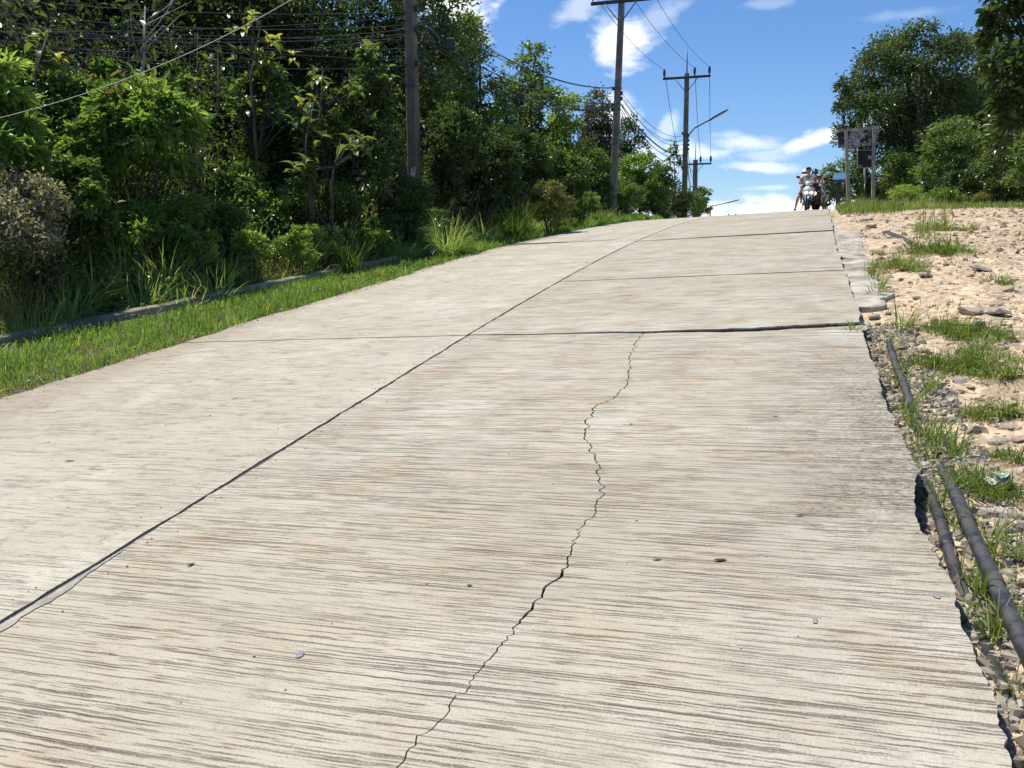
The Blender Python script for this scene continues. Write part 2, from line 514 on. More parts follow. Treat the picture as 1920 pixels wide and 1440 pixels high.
def soil_mat(name, stops, gscale, bump=.8, dist=.03, green=None):
    m, t, b = new_mat(name)
    tcn = t.node('ShaderNodeTexCoord').outputs['Object']
    n = t.noise(tcn, gscale, 8, .66)
    n2 = t.noise(tcn, gscale * .12, 4, .6)
    n3 = t.noise(tcn, gscale * 8, 4, .7)
    col = t.ramp(t.math('ADD', t.math('MULTIPLY', n, .62), t.math('MULTIPLY', n2, .38)), stops)
    vo = t.node('ShaderNodeTexVoronoi', feature='F1')
    t.set(vo.inputs['Vector'], t.vmath('ADD', tcn, t.vmath('MULTIPLY', t.noise(tcn, gscale * 3, 3, .6, out=1), (.12, .12, .12))))
    vo.inputs['Scale'].default_value = gscale * 5
    hs = t.node('ShaderNodeHueSaturation')
    t.set(hs.inputs['Color'], col)
    t.set(hs.inputs['Value'], t.maprange(t.sep(vo.outputs['Color'])[0], 0, 1, .72, 1.22))
    col = hs.outputs[0]
    col = t.mix(t.maprange(n3, .3, .5, .5, 0.0), col, tuple(c * .4 for c in stops[0][1]))
    if green: col = t.mix(t.maprange(t.noise(tcn, 1.6, 5, .65), .52, .66, 0, .8), col, green)
    t.set(b.inputs['Base Color'], col)
    b.inputs['Roughness'].default_value = .95
    b.inputs['Specular IOR Level'].default_value = .15
    bp = t.node('ShaderNodeBump')
    bp.inputs['Strength'].default_value = bump
    bp.inputs['Distance'].default_value = dist
    t.set(bp.inputs['Height'], t.math('ADD', n, t.math('SUBTRACT', t.math('MULTIPLY', n3, .35), t.math('MULTIPLY', vo.outputs['Distance'], .5))))
    t.l.new(bp.outputs[0], b.inputs['Normal'])
    return m

M = {}
M['road'] = concrete_mat('broomed_concrete', 1.0)
M['road_smooth'] = concrete_mat('worn_concrete', .34)
M['bed'] = simple('joint_dirt', (.035, .03, .025), .95, var=.2, scale=20)
M['slab_side'] = simple('soiled_shaded_slab_side', (.12, .10, .08), .95, var=.3, scale=14, bump=.8)  # soil stain, deepened to paint in the shade on the slab sides
M['sealant'] = simple('joint_sealant', (.075, .07, .064), .7, var=.25, scale=14, bump=.5)
M['edging'] = simple('trowelled_edge', (.40, .365, .29), .85, var=.2, scale=9, bump=.3)
M['footing'] = simple('broken_footing', (.50, .45, .36), .92, var=.3, scale=4, bump=.7, bscale=30)
M['kerb'] = simple('drain_concrete', (.31, .27, .205), .92, var=.3, scale=3, bump=.6, bscale=25)
M['dirt'] = soil_mat('tan_laterite', [(.30, (.26, .185, .115)), (.46, (.45, .345, .23)), (.60, (.555, .43, .288)), (.75, (.60, .495, .36))], 2.6)
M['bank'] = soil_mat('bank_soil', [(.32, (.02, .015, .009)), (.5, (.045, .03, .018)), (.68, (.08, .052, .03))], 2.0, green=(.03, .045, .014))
M['verge'] = soil_mat('verge_soil', [(.35, (.10, .075, .04)), (.6, (.20, .145, .085))], 5.0, green=(.07, .11, .03))
M['far'] = soil_mat('far_land', [(.35, (.04, .06, .02)), (.6, (.07, .09, .03))], .2)
M['rock'] = simple('tan_stone', (.50, .42, .32), .9, var=.22, scale=5, bump=.7, bscale=18)
M['rock_grey'] = simple('grey_stone', (.46, .425, .36), .9, var=.2, scale=6, bump=.7, bscale=18)
M['rock_red'] = simple('ochre_stone', (.42, .25, .14), .92, var=.25, scale=6, bump=.7, bscale=18)
M['rubble'] = simple('rubble_stone', (.52, .41, .29), .92, var=.25, scale=1.3, col2=(.33, .235, .15))
M['gravel'] = simple('cement_gravel', (.38, .36, .33), .92, var=.25, scale=3, col2=(.2, .185, .165))
m_, t_, b_ = new_mat('dusty_black_pipe')
o_ = t_.node('ShaderNodeTexCoord').outputs['Object']
up_ = t_.sep(t_.node('ShaderNodeNewGeometry').outputs['Normal'])[2]
du_ = t_.math('MULTIPLY', t_.maprange(t_.noise(o_, 9, 5, .65), .36, .66), t_.maprange(up_, -.2, .9, .25, .85))
t_.set(b_.inputs['Base Color'], t_.mix(du_, (.03, .031, .035), (.085, .08, .072)))
t_.set(b_.inputs['Roughness'], t_.maprange(du_, 0, .8, .38, .9))
M['pipe'] = m_
M['pole'] = simple('pole_concrete', (.215, .20, .18), .9, var=.25, scale=2.4, bump=.4, bscale=30)
M['pole_dark'] = simple('weathered_pole', (.17, .145, .112), .9, var=.28, scale=2.0, bump=.5, bscale=30)
M['steel'] = simple('galvanised_steel', (.15, .145, .135), .5, metal=.5, var=.2, scale=12)
M['dark_steel'] = simple('dark_steel', (.06, .06, .062), .55, metal=.3, var=.2, scale=12)
M['insul'] = simple('brown_porcelain', (.045, .03, .025), .25, var=.1, scale=20)
M['cable'] = simple('cable_rubber', (.022, .022, .024), .55, var=.1, scale=8)
M['cable_grey'] = simple('cable_aluminium', (.10, .10, .105), .5, metal=.2, var=.1, scale=8)
M['white_paint'] = simple('peeling_white_paint', (.72, .71, .68), .8, var=.2, scale=18, col2=(.3, .28, .26))
M['tarp'] = simple('grey_plastic', (.035, .035, .038), .5, var=.2, scale=6)
M['bark'] = simple('bark', (.075, .062, .048), .95, var=.25, scale=7, bump=.7)
M['bark_pale'] = simple('pale_bark', (.33, .30, .25), .9, var=.22, scale=7, bump=.5)
M['twig'] = simple('dry_twig', (.17, .12, .08), .9, var=.2, scale=8)

M['leaf_dark'] = leaf_mat('leaf_dark', [(0, (0.026, 0.048, 0.022)), (.5, (0.064, 0.101, 0.036)), (.85, (0.112, 0.164, 0.054)), (1, (0.202, 0.239, 0.079))], .34, .36, .5)
M['leaf_mid'] = leaf_mat('leaf_mid', [(0, (0.059, 0.103, 0.034)), (.5, (0.119, 0.188, 0.062)), (.85, (0.212, 0.287, 0.092)), (1, (0.345, 0.362, 0.152))], .34, .38, .5)
M['leaf_bright'] = leaf_mat('leaf_bright', [(0, (0.068, 0.123, 0.035)), (.5, (0.141, 0.236, 0.060)), (.85, (0.234, 0.332, 0.088)), (1, (0.398, 0.366, 0.124))], .33, .48)
M['leaf_lime'] = leaf_mat('leaf_lime', [(0, (0.100, 0.169, 0.052)), (.5, (0.210, 0.311, 0.092)), (.85, (0.360, 0.440, 0.130)), (1, (0.541, 0.541, 0.208))], .38, .50)
M['leaf_olive'] = leaf_mat('leaf_olive', [(0, (0.072, 0.088, 0.029)), (.5, (0.172, 0.190, 0.059)), (.85, (0.318, 0.293, 0.097)), (1, (0.487, 0.390, 0.172))], .45, .3)
M['leaf_dry'] = leaf_mat('leaf_dry', [(0, (0.094, 0.090, 0.051)), (.4, (0.282, 0.260, 0.189)), (.8, (0.470, 0.440, 0.377)), (1, (0.545, 0.520, 0.493))], .6, .25, .3)
M['leaf_brown'] = leaf_mat('leaf_brown', [(0, (.06, .05, .02)), (.5, (.17, .12, .05)), (1, (.30, .21, .10))], .6, .3, .3)
M['leaf_big'] = leaf_mat('leaf_big', [(0, (0.046, 0.081, 0.031)), (.5, (0.098, 0.143, 0.051)), (1, (0.230, 0.265, 0.095))], .38, .50)
M['leaf_big_young'] = leaf_mat('leaf_big_young', [(0, (.16, .20, .04)), (.5, (.27, .30, .06)), (1, (.38, .38, .09))], .42, .45)
M['grass'] = leaf_mat('grass_blade', [(0, (0.059, 0.112, 0.024)), (.5, (0.131, 0.232, 0.046)), (.85, (0.222, 0.331, 0.070)), (1, (0.393, 0.383, 0.175))], .5, .42, .35)
M['tall_grass'] = leaf_mat('tall_grass_blade', [(0, (0.104, 0.181, 0.064)), (.5, (0.231, 0.343, 0.119)), (.85, (0.515, 0.584, 0.219)), (1, (0.600, 0.600, 0.600))], .42, .34, .45)
M['weed'] = leaf_mat('weed_blade', [(0, (0.051, 0.090, 0.020)), (.5, (0.122, 0.187, 0.043)), (.85, (0.244, 0.300, 0.079)), (1, (0.513, 0.406, 0.233))], .48, .36, .4)
M['straw'] = leaf_mat('straw', [(0, (.16, .12, .06)), (.6, (.30, .24, .13)), (1, (.42, .36, .22))], .7, .25, .25)

# ================================================================== THE SETTING
def grid_sheet(name, S, Lf, zf, mat, label=None, smooth=True):
    """Sheet over rows S; Lf(s, k) gives the across position of column k in 0..1 list; zf(s, l) the height."""
    S = np.asarray(S, dtype=float)
    LL = np.stack([Lf(s) for s in S])
    SS = np.repeat(S[:, None], LL.shape[1], 1)
    X, Y = xy(SS, LL)
    Z = zf(SS, LL)
    n, m = SS.shape
    V = np.stack([X, Y, Z], -1).reshape(-1, 3)
    i = np.arange(n - 1)[:, None] * m + np.arange(m - 1)[None, :]
    F = np.stack([i, i + 1, i + m + 1, i + m], -1).reshape(-1, 4)
    me = np_mesh(name, V, F, smooth=smooth, uv=np.stack([LL, SS], -1).reshape(-1, 2))
    return tag(link(name, me, mat), kind='structure')

def steps(*segs):
    out = [segs[0][0]]
    for a, b_, d in segs:
        k = max(1, int(round((b_ - a) / d)))
        out += list(np.linspace(a, b_, k + 1)[1:])
    return np.array(out)

rows_far = steps((-14, 0, 1.0), (0, 30, .4), (30, 60, 1.5), (60, 220, 10))
# bed under the slabs, seen only through joints and cracks
grid_sheet('road_bed', steps((-14, 0, 1), (0, 12, .3), (12, 40, 1), (40, 220, 8)), lambda s: np.linspace(l_left(s) - .3, L_R + .2, 8), lambda s, l: plane(s, l) - .17, M['bed'])
# grassed verge with the drain kerb behind it
grid_sheet('verge', rows_far, lambda s: np.linspace(l_kerb(s) - .02, l_left(s) + .25, 9),
           lambda s, l: plane(s, l) - .035 + .03 * fbm(s * 1.5, l * 1.5, 8, 3) - .05 * np.clip((l - l_left(s)) / .2, 0, 1), M['verge'])
# wooded bank rising on the left
bank_cols = np.concatenate([np.linspace(0, 2.4, 22), np.linspace(2.7, 10, 22), np.linspace(11, 70, 16)])
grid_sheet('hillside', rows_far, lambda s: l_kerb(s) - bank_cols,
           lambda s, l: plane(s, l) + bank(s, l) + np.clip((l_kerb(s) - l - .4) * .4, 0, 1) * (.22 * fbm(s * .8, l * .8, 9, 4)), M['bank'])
# stony ground right of the road
dcols = np.concatenate([np.linspace(-.12, 1.4, 44), np.linspace(1.45, 5.5, 62), np.linspace(5.8, 16, 30), np.linspace(18, 70, 12)])
grid_sheet('stony_ground', steps((-14, 1, .8), (1, 12, .045), (12, 24, .09), (24, 40, .5), (40, 220, 8)), lambda s: L_R + dcols,
           lambda s, l: plane(s, l) + dirt(s, l), M['dirt'])
# the country beyond and below the hill
far_me = MB()
rings = []
for rr, zz in ((300, -62), (900, -66), (2000, -75), (4000, -90)):
    rings.append([(rr * math.cos(2 * math.pi * k / 48), 60 + rr * math.sin(2 * math.pi * k / 48), zz) for k in range(48)])
far_me.loft(rings, cap=False)
far_me.add(rings[0], [tuple(range(48))])
tag(far_me.build('far_land', M['far']), kind='structure')

# ---- road slabs -------------------------------------------------------------
road = bpy.data.objects.new('road', None)
C.objects.link(road)
tag(road, kind='structure')

def jag(x, seed, a=.012, f=14.0):
    return a * fbm(np.asarray(x) * f, np.zeros_like(np.asarray(x, dtype=float)) + seed * 3.7, seed, 4, 2.3, .62)

def slab(name, s0, s1, l0, l1, mat, ds=.05, cols=26, thick=.16, dz=0.0, label=None, lift=None):
    """Concrete slab between the edge curves s0(l), s1(l) (its ends) and l0(s), l1(s) (its sides)."""
    a0, b0 = float(np.mean([s0(L_C), s0(L_R)])), float(np.mean([s1(L_C), s1(L_R)]))
    rows = max(4, int((b0 - a0) / ds))
    tt = np.linspace(0, 1, rows + 1); kk = np.linspace(0, 1, cols + 1)
    SS = np.zeros((rows + 1, cols + 1)); LL = np.zeros_like(SS)
    for i, t_ in enumerate(tt):
        s_mid = a0 + t_ * (b0 - a0)
        la, lb = float(l0(s_mid)), float(l1(s_mid))
        ll = la + kk * (lb - la)
        LL[i] = ll
        SS[i] = s0(ll) * (1 - t_) + s1(ll) * t_
    X, Y = xy(SS, LL); Z = plane(SS, LL) + dz + (lift(SS, LL) if lift is not None else 0)
    n, m = SS.shape
    V = np.stack([X, Y, Z], -1).reshape(-1, 3)
    i = np.arange(n - 1)[:, None] * m + np.arange(m - 1)[None, :]
    F = np.stack([i, i + 1, i + m + 1, i + m], -1).reshape(-1, 4)
    rim = np.concatenate([np.arange(m), np.arange(1, n) * m + m - 1, (n - 1) * m + np.arange(m - 2, -1, -1), np.arange(n - 2, 0, -1) * m])
    # a slightly worn arris: a second ring set in and down, then the vertical side
    base = len(V); k = len(rim)
    low = V[rim].copy(); low[:, 2] -= .012
    cen = V[rim].mean(0); dirv = low[:, :2] - np.roll(low[:, :2], 1, 0)
    low2 = low.copy(); low2[:, 2] -= thick
    V = np.concatenate([V, low, low2])
    j = np.arange(k); j2 = (j + 1) % k
    side1 = np.stack([rim[j2], rim[j], base + j, base + j2], -1)
    side2 = np.stack([base + j2, base + j, base + k + j, base + k + j2], -1)
    F = np.concatenate([F, side1, side2])
    uv = np.concatenate([np.stack([LL, SS], -1).reshape(-1, 2)] + [np.stack([LL, SS], -1).reshape(-1, 2)[rim]] * 2)
    me = np_mesh(name, V, F, uv=uv)
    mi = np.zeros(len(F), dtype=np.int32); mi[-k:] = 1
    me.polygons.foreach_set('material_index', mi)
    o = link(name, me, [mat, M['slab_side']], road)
    if label: o['label'] = label
    return o

crack_px = [(1203, 628), (1188, 650), (1180, 690), (1175, 720), (1165, 738), (1120, 762), (1100, 790), (1095, 815), (1110, 850), (1119, 885), (1131, 910), (1120, 935),
            (1105, 965), (1090, 990), (1080, 1030), (1062, 1055), (1040, 1085), (1015, 1110), (1012, 1130), (985, 1160), (945, 1200), (910, 1240), (880, 1280), (850, 1320), (800, 1370), (770, 1400), (748, 1440)]
cs, cl = [], []
for px, py in crack_px:
    r = ray(px, py)
    rs, rl = r[:2] @ SD, r[:2] @ LD
    # plane z = SL s + CF l
    t_ = 1.6 / (SL * rs + CF * rl - r[2])
    cs.append(t_ * rs); cl.append(t_ * rl)
cs, cl = np.array(cs[::-1]), np.array(cl[::-1])
o_ = np.argsort(cs); cs, cl = cs[o_], cl[o_]
def crack(s): return np.interp(s, np.concatenate([[-14, 0], cs]), np.concatenate([[-1.6, -1.45], cl])) + jag(s, 31, .030, 5.0) + jag(s, 32, .034, 17) + jag(s, 35, .016, 50)
def crack_w(s): return .0012 + .0020 * (0.5 + 0.5 * fbm(np.asarray(s) * 3.0, np.zeros_like(np.asarray(s, dtype=float)), 41, 3)) + .0035 * np.exp(-((np.asarray(s) - 3.0) / .10) ** 2) + .003 * np.exp(-((np.asarray(s) - 2.75) / .06) ** 2) + np.interp(s, [2, 3.4, 4.6, 7], [.0010, .0006, .0022, .0026])
one = lambda x: np.ones_like(np.asarray(x, dtype=float))
def c_edge(s): return L_C + jag(s, 21, .016, 5) + jag(s, 23, .010, 26)
def r_edge(s):
    s = np.asarray(s, dtype=float)
    return L_R + jag(s, 22, .030, 2.0) + jag(s, 24, .015, 11) + jag(s, 25, .012, 38) * np.interp(s, [8, 16], [1, .3]) + np.interp(s, [3.3, 3.75, 4.0, 4.3, 4.9, 7.0, 7.5, 9, 14, 16.5, 24], [0, -.03, -.02, .03, 0, -.03, -.02, 0.0, -.03, 0, .02])
J1 = lambda l: 7.38 - .012 * (np.asarray(l) - L_C) + jag(l, 51, .035, 2.6) + jag(l, 52, .014, 13)
def gapw(l): return np.interp(l, [-2.9, -2.0, -1.2, -.6, 0, .3, .57], [.010, .012, .020, .045, .050, .030, .034]) * (1 + .45 * fbm(np.asarray(l) * 7, np.zeros_like(np.asarray(l, dtype=float)), 53, 3))
SLABS_R = [10.6, 15.9, 21.5, 27, 33, 39, 45, 60, 90, 140, 220]
# first right-hand slab, broken in two by the long crack
slab('slab', lambda l: -13.9 * one(l), lambda l: J1(l) - gapw(l) * .5, c_edge, lambda s: crack(s) - crack_w(s), M['road'], .018, 16, label='left piece of the nearest cracked grooved concrete slab')
slab('slab', lambda l: -13.9 * one(l), lambda l: J1(l) - gapw(l) * .5, lambda s: crack(s) + crack_w(s), r_edge, M['road'], .018, 18, label='right piece of the nearest cracked slab with stained ragged edge')
# the corner of the next slab has split off as a thin wedge
def wedge(l): return np.interp(l, [-.32, -.15, .1, .35, .6], [0.0, .035, .10, .15, .19]) + jag(l, 55, .012, 9) * np.interp(l, [-.32, -.1], [0, 1])
slab('slab', lambda l: J1(l) + gapw(l) * .5 + wedge(l) + .006 * (np.asarray(l) > -.3), lambda l: SLABS_R[0] - .008 * one(l) + jag(l, 58, .01, 9), c_edge, r_edge, M['road'], .05, 40, lift=lambda s, l: .021 * np.interp(l, [-2.8, -2.0, -.9, -.2, .5], [.25, .35, .7, 1.0, .9]) * np.exp(-np.maximum(s - 7.4, 0) / .9))
slab('slab_chip', lambda l: J1(l) + gapw(l) * .5 + .003, lambda l: J1(l) + gapw(l) * .5 + wedge(l), lambda s: -.27 * one(s), lambda s: r_edge(s) + .05, M['road'], .03, 30, dz=-.012, label='thin broken wedge at the slab corner by the open joint')
for a, b_ in zip(SLABS_R[:-1], SLABS_R[1:]):
    big = a > 40
    slab('slab', (lambda a: lambda l: a + .009 + jag(l, 60 + int(a), .008, 9))(a), (lambda b_: lambda l: b_ - .008 + jag(l, 60 + int(b_), .008, 9))(b_), c_edge, r_edge, M['road'], .12 if a < 30 else 1.0, 14, thick=.16, lift=(lambda a: lambda s, l: ({10.6: .007, 15.9: .020}.get(a, .003)) * np.interp(l, [-2.8, -1.5, .5], [.2, .8, 1]) * np.exp(-np.maximum(s - a, 0) / .8))(a))
J1L = lambda l: 7.38 - .028 * (L_C - np.asarray(l)) + jag(l, 57, .012, 4)
CG = .028
lf = lambda s: l_left(s) + jag(s, 26, .10, 1.3) + jag(s, 27, .03, 7)
c_left = lambda s: L_C - CG + jag(s, 28, .012, 6) + jag(s, 30, .008, 24)
slab('slab', lambda l: -13.9 * one(l), lambda l: J1L(l) - .006, lf, c_left, M['road_smooth'], .08, 16)
SL_L = [7.36, 12.6, 18.2, 24, 30, 36, 42, 60, 90, 140, 220]
for q, (a, b_) in enumerate(zip(SL_L[:-1], SL_L[1:])):
    f0 = (lambda l: J1L(l) + .006) if q == 0 else (lambda a: lambda l: a + .007 + jag(l, 70 + int(a), .008, 9))(a)
    slab('slab', f0, (lambda b_: lambda l: b_ - .006 + jag(l, 70 + int(b_), .008, 9))(b_), lf, c_left, M['road_smooth'], .12 if a < 30 else 1.0, 14, lift=(lambda a: lambda s, l: (.003 if a < 8 else .001) * np.exp(-np.maximum(s - a, 0) / .8))(a))
# bitumen in the centre joint, a little below the surface
S_ = steps((-13.9, 1, .5), (1, 12, .04), (12, 40, .3), (40, 220, 6))
def strip(name, lA, lB, dz, mat, label=None, S=S_):
    A = np.array([lA(s) for s in S]); B = np.array([lB(s) for s in S])
    XA, YA = xy(S, A); XB, YB = xy(S, B)
    V = np.concatenate([np.stack([XA, YA, plane(S, A) + dz], -1), np.stack([XB, YB, plane(S, B) + dz], -1)])
    n = len(S); i = np.arange(n - 1)
    F = np.stack([i, n + i, n + i + 1, i + 1], -1)
    o = link(name, np_mesh(name, V, F, uv=np.concatenate([np.stack([A, S], -1), np.stack([B, S], -1)])), mat, road)
    if label: o['label'] = label
    return o
strip('joint_filler', lambda s: L_C - CG - .012, lambda s: L_C - .004 + jag(s, 33, .010, 9), -.010, M['sealant'])
strip('trowelled_edge', lambda s: L_C + .001 + jag(s, 29, .004, 30) + .008, lambda s: L_C + .009 + np.clip(.055 * np.interp(s, [2, 2.6, 3.0, 9, 20], [1.0, .8, .0, .0, .0]) + (jag(s, 34, .03, 3.5) + jag(s, 37, .016, 24)) * np.interp(s, [2.6, 3.0], [1, 0]), .002, .2), .004, M['edging'], S=steps((-13.9, 1, .5), (1, 3.1, .02)))

# ---- broken concrete footing along the right-hand edge ------------------------
foot = empty('concrete_footing', (*map(float, xy(14, .75)), float(plane(14, .75))), 'broken pale concrete footing strip along the right edge of the road', 'footing')
def foot_piece(sa, sb, w0, w1, dz, seed, tilt=0.0):
    S = np.linspace(sa, sb, max(6, int((sb - sa) / .03)))
    t_ = np.linspace(0, 1, len(S))
    out = w0 + (w1 - w0) * t_ + jag(S, seed, .28, 1.1) + jag(S, seed + 1, .09, 3.4) + jag(S, seed + 2, .03, 14)
    endr = np.clip(np.minimum(t_, 1 - t_) * (sb - sa) / .09, .12, 1)
    out = np.maximum(out * endr ** .4, .05)
    cols = 7
    V = []
    for i, s in enumerate(S):
        la = float(r_edge(s)) + .012 + .02 * (1 - endr[i])
        for j in range(cols):
            q = j / (cols - 1)
            l = la + out[i] * q
            X, Y = xy(s, l)
            z = float(plane(s, l)) + dz + tilt * q + .022 * float(fbm(s * 6, l * 6, seed + 3, 3)) - .012 * (q > .9)
            V.append((float(X), float(Y), z))
    n = len(S); N = n * cols
    V2 = [(x, y, z - .2) for x, y, z in V]
    F = [(i * cols + j, i * cols + j + 1, (i + 1) * cols + j + 1, (i + 1) * cols + j) for i in range(n - 1) for j in range(cols - 1)]
    rim = list(range(cols)) + [i * cols + cols - 1 for i in range(1, n)] + [(n - 1) * cols + j for j in range(cols - 2, -1, -1)] + [i * cols for i in range(n - 2, 0, -1)]
    for a, b_ in zip(rim, rim[1:] + rim[:1]): F.append((b_, a, N + a, N + b_))
    mb = MB(); mb.v = V + V2; mb.f = F; mb.sm = [False] * len(F)
    o = mb.build('footing_piece', M['footing'], foot)
    o.location = -foot.location
    return o
foot_piece(8.55, 12.1, .26, .34, -.05, 81)
foot_piece(12.16, 16.2, .32, .50, -.045, 85, -.03)
foot_piece(16.22, 20.6, .52, .80, -.05, 89, -.07)
foot_piece(7.62, 8.15, .24, .40, -.10, 91, -.04)

# ---- drain kerb left of the verge -------------------------------------------
kerb = empty('drain_kerb', (*map(float, xy(9, float(l_kerb(9)))), float(plane(9, -8))), 'low concrete drain kerb between the grass verge and the wooded bank', 'kerb')
def kerb_piece(sa, sb, seed):
    S = np.linspace(sa, sb, max(4, int((sb - sa) / .12)))
    rings = []
    for s in S:
        lk = float(l_kerb(s)) + .02 * float(fbm(s * 2, 0 * s, seed, 3))
        zt = float(plane(s, lk)) + .085 + .012 * float(fbm(s * 5, 0 * s + 3, seed, 3))
        ring = []
        for dl, dz in ((.02, -.3), (.02, -.012), (.004, 0), (-.135, .004), (-.15, -.012), (-.15, -.4)):
            X, Y = xy(s, lk + dl)
            ring.append((float(X), float(Y), zt + dz))
        rings.append(ring)
    o = MB().loft(rings, smooth=False).build('kerb_length', M['kerb'], kerb)
    o.location = -kerb.location
    return o
for a, b_ in ((3.5, 5.9), (5.92, 8.1), (8.12, 10.4), (10.42, 12.9), (12.92, 15.5), (15.52, 18.5)):
    kerb_piece(a, b_, int(a * 10))

# ================================================================== VEGETATION
def unit(a): return a / np.maximum(np.linalg.norm(a, axis=-1, keepdims=True), 1e-9)

def leaf_arrays(P, A, N, Ln, Wd, fold=.22, curl=.18):
    """Folded, drooping leaves: six points, two quads each."""
    A = unit(A); N = unit(N - A * (N * A).sum(-1, keepdims=True)); B = np.cross(A, N)
    Ln = Ln[:, None]; Wd = Wd[:, None]
    q = np.stack([P,
                  P + A * Ln * .34 + B * Wd * .5 + N * Wd * fold,
                  P + A * Ln * .70 + B * Wd * .40 + N * (Wd * fold - Ln * curl * .4),
                  P + A * Ln - N * Ln * curl,
                  P + A * Ln * .70 - B * Wd * .40 + N * (Wd * fold - Ln * curl * .4),
                  P + A * Ln * .34 - B * Wd * .5 + N * Wd * fold], 1)
    n = len(P); V = q.reshape(-1, 3); b = np.arange(n)[:, None] * 6
    F = np.stack([b + [0, 1, 2, 3], b + [0, 3, 4, 5]], 1).reshape(-1, 4)
    return V, F

def crown_arrays(g, lumps, n, leaf, aspect=.42, droop=.25, clump=.22, shell=.55, cpl=38):
    """Leaves in clumps through the volume of several lumps (centre, radii)."""
    lumps = [(np.array(c, float), np.array(r, float)) for c, r in lumps]
    wts = np.array([np.prod(r) ** .67 for c, r in lumps]); wts = wts / wts.sum()
    Ps, As, Ns, Rs = [], [], [], []
    tips = []
    for (c, r), wt in zip(lumps, wts):
        k = max(4, int(n * wt / cpl))
        d = unit(g.normal(size=(k, 3))); d[:, 2] = np.where(d[:, 2] < -.55, -d[:, 2], d[:, 2])
        rad = shell + (1.04 - shell) * g.random(k) ** .6
        cc = c + d * r * rad[:, None]
        rc = clump * r.mean() * g.uniform(.6, 1.35, k)
        tips.append(cc)
        m = int(max(4, n * wt / k))
        off = g.normal(size=(k, m, 3)) * np.array([1, 1, .62])
        P = cc[:, None] + off * rc[:, None, None] * .62
        out = unit(P - c - np.array([0, 0, -.25 * r[2]]))
        loc = unit(off)
        A = out * .55 + loc * .65 + g.normal(size=P.shape) * .4 + np.array([0, 0, -droop])
        Nn = np.array([0, 0, .55]) + out * .6 + g.normal(size=P.shape) * .62
        cr = np.clip(g.normal(.42, .17, (k, 1)) + g.normal(0, .14, (k, m)), 0, 1)
        Ps.append(P.reshape(-1, 3)); As.append(A.reshape(-1, 3)); Ns.append(Nn.reshape(-1, 3)); Rs.append(cr.ravel())
    P, A, Nn, rn = map(np.concatenate, (Ps, As, Ns, Rs))
    L = leaf * g.uniform(.6, 1.25, len(P))
    V, F = leaf_arrays(P, A, Nn, L, L * aspect * g.uniform(.85, 1.15, len(P)))
    return V, F, np.repeat(rn, 2), np.concatenate(tips)

def auto_lumps(g, W, H, z0, k, D=None):
    """k uneven lumps filling a crown W wide, H high above z0."""
    D = D or W
    out = []
    for i in range(k):
        a = g.uniform(0, 2 * math.pi); q = math.sqrt(g.random()) * .62
        zz = (i + g.uniform(.15, .85)) / k
        narrow = math.sin(math.pi * (0.18 + 0.70 * zz)) ** .7
        r = g.uniform(.30, .46)
        out.append(((W / 2 * q * narrow * math.cos(a), D / 2 * q * narrow * math.sin(a), z0 + H * (.16 + .66 * zz)), (W / 2 * r * 1.25, D / 2 * r * 1.25, H * r * .58)))
    return out

def trunk_mesh(g, base_r, height, lean, tips, n_limb, mat, parent, name='trunk', stems=1, crook=.06):
    mb = MB()
    tips = np.asarray(tips)
    heads = []
    for k in range(stems):
        a = g.uniform(0, 6.28); sp = 0 if stems == 1 else g.uniform(.03, .12)
        p0 = Vector((math.cos(a) * sp, math.sin(a) * sp, -.25)); pts, rad = [p0], [base_r * 1.25]
        top = Vector((lean[0], lean[1], height)) if stems == 1 else Vector((math.cos(a) * height * .35, math.sin(a) * height * .35, height * g.uniform(.7, 1)))
        m = 6
        for i in range(1, m + 1):
            t_ = i / m
            p = p0.lerp(top, t_) + Vector((g.normal(), g.normal(), 0)) * crook * height * .35 * math.sin(t_ * 3.14)
            pts.append(p); rad.append(base_r * (1 - .72 * t_))
        mb.tube(pts, rad, 7)
        heads.append((pts, rad))
    for i in range(n_limb):
        pts, rad = heads[g.integers(len(heads))]
        tip = Vector(tips[g.integers(len(tips))])
        cand = [j for j in range(1, len(pts)) if pts[j].z < tip.z] or [len(pts) - 2]
        j = min(cand[-1], 1 + int(g.integers(len(pts) - 1)))
        a, r0 = pts[j], rad[j] * .62
        mid = a.lerp(tip, .5) + Vector((g.normal() * .1, g.normal() * .1, .12)) * (tip - a).length * .6
        mb.tube([a, a.lerp(mid, .6), mid, mid.lerp(tip, .55), tip], [r0, r0 * .75, r0 * .55, r0 * .38, r0 * .15], 5)
    return mb.build(name, mat, parent)

def kerb_depth(px): return np.interp(px, [0, 85, 350, 640, 780, 900, 1000, 1150, 1300], [9.6, 10.1, 11.5, 13.9, 15.6, 17.8, 20.5, 26, 36])

